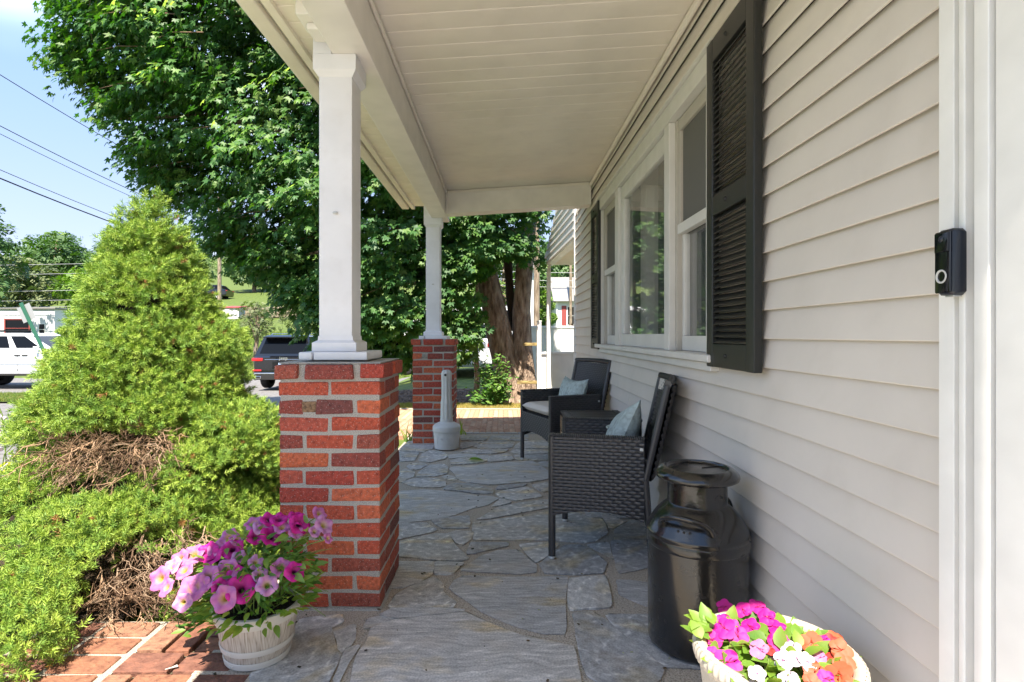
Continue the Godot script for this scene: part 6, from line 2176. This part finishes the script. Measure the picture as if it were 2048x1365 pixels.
func wires() -> void:
	var lines := [
		["uppermost power line slanting across the sky at the upper left", -13.0, 7.68, 9.0, 40.0, 0.011],
		["second power line from the top in the upper left sky", -13.2, 6.46, 9.0, 40.0, 0.011],
		["thin power line just under the second one in the upper left sky", -13.0, 6.15, 9.0, 40.0, 0.008],
		["thin power line above the thick black cable at the left", -13.0, 5.22, 9.0, 40.0, 0.009],
		["thick black telephone cable, lowest of the lines slanting across the left sky", -13.0, 5.0, 9.0, 40.0, 0.018]]
	for l in lines:
		var pts := []
		var rad := []
		for i in 25:
			var u := i / 24.0
			pts.append(Vector3(0, -1.1 * 4.0 * u * (1.0 - u) + 0.75, -lerpf(0.0, l[4] - l[3], u)))
			rad.append(l[5])
		var b := MB.new()
		b.tube(pts, rad, 6)
		var o := obj("power_line", b.mesh(), M.wire, self, P(l[1], l[2], l[3]))
		tag(o, l[0], "power line")
	var k := 0
	for y in [2.55, 2.95, 3.55, 4.6, 5.2]:
		var pts := []
		var rad := []
		for i in 13:
			var u := i / 12.0
			pts.append(Vector3(lerpf(-14.0, 14.0, u), -0.25 * 4.0 * u * (1.0 - u) + 0.15, 0.0))
			rad.append(0.018)
		var b := MB.new()
		b.tube(pts, rad, 5)
		var o := obj("street_cable", b.mesh(), M.sign_back, self, P(-36.0, y + 0.3, 34.5))
		tag(o, ["lowest cable crossing level in front of the hillside trees", "second lowest level cable in front of the hillside trees", "middle level cable in front of the hillside trees", "second highest level cable in front of the hillside trees", "highest level cable in front of the hillside trees"][k], "cable")
		k += 1
	k = 0
	for y in [4.55, 4.1, 3.75]:
		var b := MB.new()
		b.tube([Vector3(-7, 0.25, 0), Vector3(-2, 0.02, 0), Vector3(3, 0, 0), Vector3(8, 0.2, 0)], [0.014, 0.014, 0.014, 0.014], 5)
		var o := obj("street_cable", b.mesh(), M.sign_back, self, P(4.0, y, 31.0))
		tag(o, ["upper of three cables crossing before the house with red shutters", "middle of three cables crossing before the house with red shutters", "lower of three cables crossing before the house with red shutters"][k], "cable")
		k += 1

func stone_outlines_near() -> Array:
	return [
		[0, 0.00, [-0.969, 5.137, -0.889, 5.076, -0.773, 5.065, -0.763, 4.811, -0.766, 4.741, -0.889, 4.716]],
		[1, 0.00, [-0.941, 5.641, -0.886, 5.533, -0.681, 5.428, -0.664, 5.231, -0.731, 5.09, -0.887, 5.112, -0.972, 5.193]],
		[1, 0.00, [-0.724, 5.047, -0.667, 5.193, -0.546, 5.083, -0.494, 4.943, -0.51, 4.811, -0.567, 4.747, -0.616, 4.685, -0.717, 4.747]],
		[2, 0.00, [-0.488, 4.96, -0.344, 5.03, -0.222, 4.995, -0.391, 4.86, -0.461, 4.827]],
		[3, 0.00, [-0.439, 4.747, -0.387, 4.817, -0.264, 4.943, -0.13, 4.936, -0.145, 4.716, -0.234, 4.64, -0.425, 4.596]],
		[1, 0.00, [-0.114, 4.893, 0.034, 5.005, 0.07, 4.943, 0.09, 4.779, -0.039, 4.716, -0.117, 4.701]],
		[0, 0.00, [-0.277, 5.348, -0.18, 5.563, -0.046, 5.584, 0.121, 5.554, 0.084, 5.308, -0.02, 5.25, -0.209, 5.239]],
		[1, 0.00, [-0.377, 5.065, -0.31, 5.212, -0.137, 5.186, 0.051, 5.201, 0.019, 5.09, -0.094, 5.019, -0.223, 5.03]],
		[5, 0.00, [-0.148, 5.619, -0.111, 5.92, 0.111, 5.92, 0.038, 5.641]],
		[5, 0.00, [-0.416, 5.641, -0.441, 5.872, -0.147, 5.92, -0.179, 5.664]],
		[5, 0.00, [-0.399, 5.25, -0.412, 5.533, -0.198, 5.589, -0.302, 5.348, -0.367, 5.25]],
		[5, 0.00, [0.072, 5.686, 0.12, 5.92, 0.273, 5.969, 0.26, 5.686, 0.174, 5.641]],
		[0, 0.00, [0.134, 5.428, 0.206, 5.611, 0.462, 5.641, 0.43, 5.25, 0.115, 5.277]],
		[1, 0.00, [0.072, 5.083, 0.114, 5.231, 0.431, 5.174, 0.417, 5.047, 0.184, 5.012]],
		[0, 0.00, [0.118, 4.779, 0.107, 4.943, 0.153, 4.977, 0.411, 4.977, 0.396, 4.747, 0.26, 4.747]],
		[2, 0.00, [0.295, 4.625, 0.336, 4.716, 0.4, 4.716, 0.385, 4.538, 0.338, 4.552]],
		[2, 0.05, [-0.425, 4.453, -0.397, 4.515, -0.216, 4.552, -0.052, 4.634, 0.102, 4.695, 0.258, 4.716, 0.293, 4.596, 0.358, 4.372, 0.345, 4.145, 0.21, 4.063, -0.093, 3.98, -0.24, 4.04, -0.34, 4.145, -0.359, 4.268]],
		[0, 0.00, [-0.784, 4.538, -0.752, 4.655, -0.668, 4.655, -0.63, 4.581, -0.677, 4.439, -0.735, 4.426]],
		[0, 0.00, [-0.632, 4.453, -0.596, 4.581, -0.497, 4.625, -0.451, 4.509, -0.437, 4.306, -0.505, 4.23, -0.648, 4.206, -0.654, 4.332]],
		[0, 0.00, [-0.46, 4.218, -0.425, 4.255, -0.377, 4.218, -0.345, 4.133, -0.353, 4.086, -0.421, 4.145]],
		[1, 0.00, [-0.74, 4.052, -0.67, 4.145, -0.587, 4.176, -0.495, 4.145, -0.423, 4.052, -0.408, 3.962, -0.456, 3.915, -0.544, 3.915, -0.65, 3.951]],
		[3, 0.00, [-0.798, 4.23, -0.815, 4.319, -0.786, 4.453, -0.7, 4.372, -0.681, 4.218, -0.736, 4.098, -0.764, 4.052]],
		[5, 0.00, [-0.409, 3.86, -0.39, 3.958, -0.341, 4.011, -0.206, 3.98, -0.151, 3.93, -0.073, 3.856, -0.071, 3.759, -0.167, 3.759, -0.32, 3.831]],
		[5, 0.00, [-0.038, 3.866, -0.021, 3.936, 0.087, 3.984, 0.171, 3.989, 0.145, 3.941, 0.026, 3.873]],
		[4, 0.00, [-0.042, 3.755, 0.014, 3.831, 0.162, 3.923, 0.201, 3.873, 0.264, 3.697, 0.089, 3.608, 0.046, 3.626, -0.014, 3.678]],
		[1, 0.00, [0.217, 3.962, 0.329, 4.022, 0.348, 3.835, 0.282, 3.799, 0.243, 3.898]],
		[2, 0.02, [-0.72, 3.815, -0.553, 3.856, -0.316, 3.791, -0.17, 3.713, -0.07, 3.694, -0.03, 3.65, -0.103, 3.508, -0.185, 3.457, -0.296, 3.314, -0.416, 3.239, -0.604, 3.175]],
		[4, 0.00, [-0.065, 3.466, -0.008, 3.628, 0.051, 3.569, 0.04, 3.542, -0.029, 3.491]],
		[3, 0.10, [-0.119, 3.259, -0.044, 3.427, 0.039, 3.507, 0.255, 3.604, 0.353, 3.633, 0.338, 3.488, 0.159, 3.389, -0.072, 3.255, -0.145, 3.236]],
		[3, 0.30, [-0.162, 3.175, -0.117, 3.193, 0.155, 3.307, 0.279, 3.376, 0.423, 3.363, 0.578, 3.243, 0.576, 3.067, 0.564, 3.006, 0.49, 2.904, 0.416, 2.876, 0.269, 2.913, -0.145, 2.917, -0.16, 3.006]],
		[5, 0.00, [-0.41, 3.22, -0.323, 3.273, -0.207, 3.297, -0.192, 3.153, -0.194, 3.092, -0.334, 3.092, -0.37, 3.142]],
		[0, 0.00, [-0.596, 3.17, -0.445, 3.17, -0.372, 3.067, -0.376, 3.04, -0.497, 2.963, -0.55, 2.924]],
		[3, 0.00, [-0.54, 2.869, -0.49, 2.921, -0.359, 2.99, -0.295, 2.99, -0.253, 2.836, -0.189, 2.701, -0.171, 2.669, -0.188, 2.644, -0.331, 2.653, -0.451, 2.688, -0.507, 2.696]],
		[1, 0.00, [-0.289, 3.006, -0.257, 3.042, -0.163, 3.026, -0.177, 2.909, -0.206, 2.849, -0.227, 2.854]],
		[5, 0.30, [-0.171, 2.72, -0.16, 2.869, -0.105, 2.869, 0.024, 2.862, 0.03, 2.836, -0.062, 2.784, -0.139, 2.737]],
		[4, 0.40, [0.089, 2.842, 0.224, 2.869, 0.284, 2.854, 0.225, 2.717, 0.161, 2.629, 0.133, 2.701]],
		[6, 0.00, [-0.187, 2.542, -0.154, 2.59, -0.097, 2.698, -0.022, 2.764, 0.067, 2.772, 0.095, 2.717, 0.151, 2.593, 0.152, 2.523, 0.076, 2.502, -0.092, 2.521]],
		[5, 1.00, [0.179, 2.593, 0.269, 2.764, 0.329, 2.833, 0.397, 2.833, 0.446, 2.764, 0.488, 2.608, 0.453, 2.509, 0.314, 2.495, 0.196, 2.509]],
	]

func stone_outlines_far() -> Array:
	return [
		[1, 0.00, [0.438, 2.836, 0.544, 2.869, 0.529, 2.734, 0.532, 2.672, 0.491, 2.754]],
		[5, 0.70, [0.576, 2.9, 0.766, 2.9, 0.751, 2.608, 0.624, 2.546, 0.532, 2.509, 0.549, 2.701]],
		[3, 0.40, [0.598, 3.314, 0.682, 3.224, 0.716, 3.202, 0.626, 3.099, 0.6, 3.099]],
		[5, 0.20, [0.634, 3.067, 0.745, 3.197, 0.921, 3.197, 0.858, 2.932, 0.596, 2.932]],
		[2, 0.00, [-0.497, 2.626, -0.329, 2.626, -0.324, 2.493, -0.361, 2.429, -0.431, 2.369, -0.469, 2.356, -0.502, 2.493]],
		[2, 0.00, [-0.313, 2.62, -0.186, 2.612, -0.224, 2.509, -0.252, 2.495, -0.305, 2.502]],
		[3, 0.40, [-0.449, 2.195, -0.438, 2.298, -0.369, 2.399, -0.302, 2.459, -0.259, 2.384, -0.26, 2.326, -0.195, 2.233, -0.196, 2.197, -0.281, 2.191]],
		[2, 0.00, [-0.466, 2.131, -0.445, 2.174, -0.236, 2.174, -0.152, 2.162, -0.239, 2.142, -0.402, 2.108]],
		[6, 0.00, [-0.221, 2.357, -0.207, 2.429, -0.171, 2.473, 0.011, 2.459, 0.282, 2.467, 0.281, 2.402, 0.253, 2.273, 0.223, 2.004, 0.151, 2.004, 0.05, 2.056, -0.076, 2.16, -0.185, 2.303]],
		[4, 1.50, [0.303, 2.445, 0.458, 2.467, 0.431, 2.197, 0.269, 2.172, 0.275, 2.273]],
		[6, -0.30, [0.508, 2.432, 0.561, 2.429, 0.686, 2.387, 0.64, 2.185, 0.573, 2.21, 0.492, 2.301]],
		[7, -0.70, [0.278, 2.143, 0.35, 2.149, 0.387, 2.085, 0.462, 1.908, 0.476, 1.879, 0.519, 1.793, 0.489, 1.736, 0.438, 1.69, 0.341, 1.682, 0.275, 1.752, 0.269, 1.836]],
		[7, -0.60, [0.404, 2.131, 0.612, 2.131, 0.655, 1.968, 0.647, 1.793, 0.529, 1.805, 0.471, 1.892, 0.43, 2.01]],
		[8, 0.00, [-0.477, 2.031, -0.457, 2.048, -0.399, 2.093, -0.238, 2.137, -0.148, 2.148, -0.049, 2.061, 0.054, 1.985, 0.163, 1.944, 0.244, 1.908, 0.238, 1.736, 0.229, 1.632, -0.45, 1.632, -0.484, 1.854, -0.471, 1.948]],
		[7, 0.90, [-0.752, 1.983, -0.712, 2.013, -0.639, 2.037, -0.621, 1.996, -0.574, 1.89, -0.552, 1.875, -0.548, 1.718, -0.546, 1.616, -0.737, 1.616, -0.796, 1.758, -0.756, 1.795]],
		[3, 0.90, [-0.612, 2.026, -0.553, 2.055, -0.531, 1.961, -0.534, 1.917, -0.559, 1.869, -0.598, 1.939]],
		[1, 0.00, [-0.758, 2.009, -0.763, 2.099, -0.626, 2.132, -0.606, 2.082, -0.636, 2.045, -0.7, 2.033]],
		[2, 0.00, [-0.507, 2.041, -0.506, 2.098, -0.455, 2.125, -0.262, 2.152, -0.268, 2.142, -0.416, 2.098, -0.457, 2.058]],
		[2, 1.00, [-0.523, 1.723, -0.532, 1.901, -0.503, 1.914, -0.507, 1.885, -0.516, 1.758, -0.515, 1.72]],
		[0, 0.00, [0.509, 3.263, 0.851, 3.263, 0.851, 3.738, 0.509, 3.751]],
		[1, 0.00, [0.509, 3.777, 0.851, 3.764, 0.851, 4.282, 0.509, 4.305]],
		[3, 0.00, [0.509, 4.332, 0.851, 4.309, 0.851, 4.846, 0.509, 4.814]],
		[3, 0.00, [0.509, 4.843, 0.851, 4.874, 0.851, 5.425, 0.509, 5.436]],
		[1, 0.00, [0.509, 5.464, 0.851, 5.453, 0.851, 5.937, 0.509, 5.937]],
		[1, 0.00, [-0.707, -1.186, -0.182, -1.186, -0.258, -0.683, -0.707, -0.654]],
		[5, 0.00, [-0.157, -1.187, 0.284, -1.187, 0.283, -0.719, -0.233, -0.684]],
		[5, 0.00, [0.31, -1.188, 0.826, -1.188, 0.826, -0.729, 0.31, -0.719]],
		[3, 0.00, [-0.707, -0.628, -0.258, -0.657, -0.178, -0.136, -0.707, -0.2]],
		[5, 0.00, [-0.232, -0.657, 0.284, -0.692, 0.34, -0.193, -0.152, -0.137]],
		[5, 0.00, [0.31, -0.693, 0.827, -0.703, 0.827, -0.149, 0.366, -0.193]],
		[1, 0.00, [-0.707, -0.175, -0.178, -0.112, -0.223, 0.311, -0.707, 0.319]],
		[1, 0.00, [-0.152, -0.111, 0.341, -0.167, 0.283, 0.314, -0.197, 0.311]],
		[3, 0.00, [0.366, -0.167, 0.827, -0.122, 0.827, 0.378, 0.309, 0.315]],
		[3, 0.00, [-0.707, 0.346, -0.223, 0.337, -0.171, 0.884, -0.707, 0.882]],
		[0, 0.00, [-0.198, 0.337, 0.282, 0.34, 0.26, 0.831, -0.146, 0.883]],
		[0, 0.00, [0.308, 0.34, 0.826, 0.403, 0.826, 0.871, 0.285, 0.832]],
		[0, 0.00, [-0.707, 0.908, -0.171, 0.91, -0.231, 1.368, -0.707, 1.368]],
		[5, 0.00, [-0.145, 0.909, 0.26, 0.857, 0.332, 1.367, -0.205, 1.367]],
		[3, 0.00, [0.286, 0.857, 0.827, 0.896, 0.827, 1.367, 0.358, 1.367]],
	]

func petunia_spots_pink() -> Array:
	return [
		[-1.096, 0.299, 1.768, 1.20], [-1.059, 0.282, 1.742, 0.90], [-0.984, 0.256, 1.700, 0.90], [-0.974, 0.282, 1.742, 1.40], [-0.946, 0.299, 1.768, 1.40], [-0.862, 0.262, 1.711, 1.30], [-0.892, 0.313, 1.787, 1.30], [-0.746, 0.287, 1.749, 1.10], [-0.621, 0.418, 1.920, 1.15], [-0.834, 0.412, 1.913, 1.00], [-0.936, 0.389, 1.886, 1.00], [-1.032, 0.315, 1.791, 1.00], [-1.065, 0.340, 1.825, 1.00], [-1.027, 0.349, 1.837, 1.10], [-0.962, 0.361, 1.852, 0.90], [-0.905, 0.383, 1.879, 0.80], [-0.873, 0.343, 1.829, 0.80], [-0.764, 0.412, 1.913, 0.90], [-0.711, 0.400, 1.900, 0.80], [-0.647, 0.402, 1.901, 0.70], [-0.595, 0.386, 1.882, 0.60], [-0.648, 0.447, 1.953, 0.90], [-0.723, 0.321, 1.799, 1.00], [-0.811, 0.332, 1.814, 0.80], [-0.782, 0.307, 1.780, 0.80], [-0.957, 0.287, 1.749, 1.00], [-0.867, 0.422, 1.924, 1.00], [-1.078, 0.324, 1.803, 1.00],
	]

func petunia_spots_magenta() -> Array:
	return [
		[-0.823, 0.279, 1.738, 1.45], [-0.673, 0.313, 1.787, 1.05], [-0.789, 0.390, 1.888, 1.30], [-0.708, 0.420, 1.922, 1.20], [-0.723, 0.435, 1.939, 1.00], [-0.906, 0.361, 1.852, 1.20], [-0.961, 0.343, 1.829, 1.10], [-0.983, 0.355, 1.844, 1.10], [-0.860, 0.307, 1.780, 1.00], [-0.845, 0.389, 1.886, 0.90], [-0.820, 0.432, 1.936, 0.90], [-0.783, 0.432, 1.936, 1.00], [-0.896, 0.284, 1.746, 0.80],
	]

func impatiens_spots_magenta() -> Array:
	return [
		[0.585, 0.368, 1.451, 1.00], [0.616, 0.368, 1.415, 1.00], [0.654, 0.368, 1.415, 1.10], [0.656, 0.368, 1.370, 1.00], [0.669, 0.368, 1.347, 1.05], [0.558, 0.368, 1.385, 1.00], [0.564, 0.368, 1.352, 0.90], [0.530, 0.368, 1.315, 1.20], [0.555, 0.368, 1.302, 1.10], [0.498, 0.368, 1.307, 1.10], [0.593, 0.368, 1.324, 1.10], [0.646, 0.368, 1.289, 1.20], [0.497, 0.368, 1.218, 1.35], [0.477, 0.368, 1.253, 0.70], [0.670, 0.368, 1.143, 0.80], [0.741, 0.368, 1.273, 0.60],
	]

func impatiens_spots_white() -> Array:
	return [
		[0.650, 0.368, 1.241, 1.00], [0.609, 0.368, 1.195, 1.00], [0.635, 0.368, 1.192, 1.00], [0.653, 0.368, 1.181, 0.90], [0.600, 0.368, 1.160, 0.90], [0.527, 0.368, 1.143, 0.80], [0.600, 0.368, 1.137, 0.80],
	]

func impatiens_spots_pale_pink() -> Array:
	return [
		[0.573, 0.368, 1.233, 1.00], [0.709, 0.368, 1.233, 0.80],
	]

func impatiens_spots_orange() -> Array:
	return [
		[0.713, 0.368, 1.273, 1.10], [0.756, 0.368, 1.233, 1.10], [0.746, 0.368, 1.203, 1.10], [0.711, 0.368, 1.164, 1.30], [0.660, 0.368, 1.167, 1.10], [0.776, 0.368, 1.285, 0.90], [0.642, 0.368, 1.142, 0.90],
	]

func impatiens_spots_red() -> Array:
	return [
		[0.755, 0.368, 1.269, 0.90], [0.729, 0.368, 1.229, 0.70], [0.591, 0.368, 1.225, 0.60],
	]
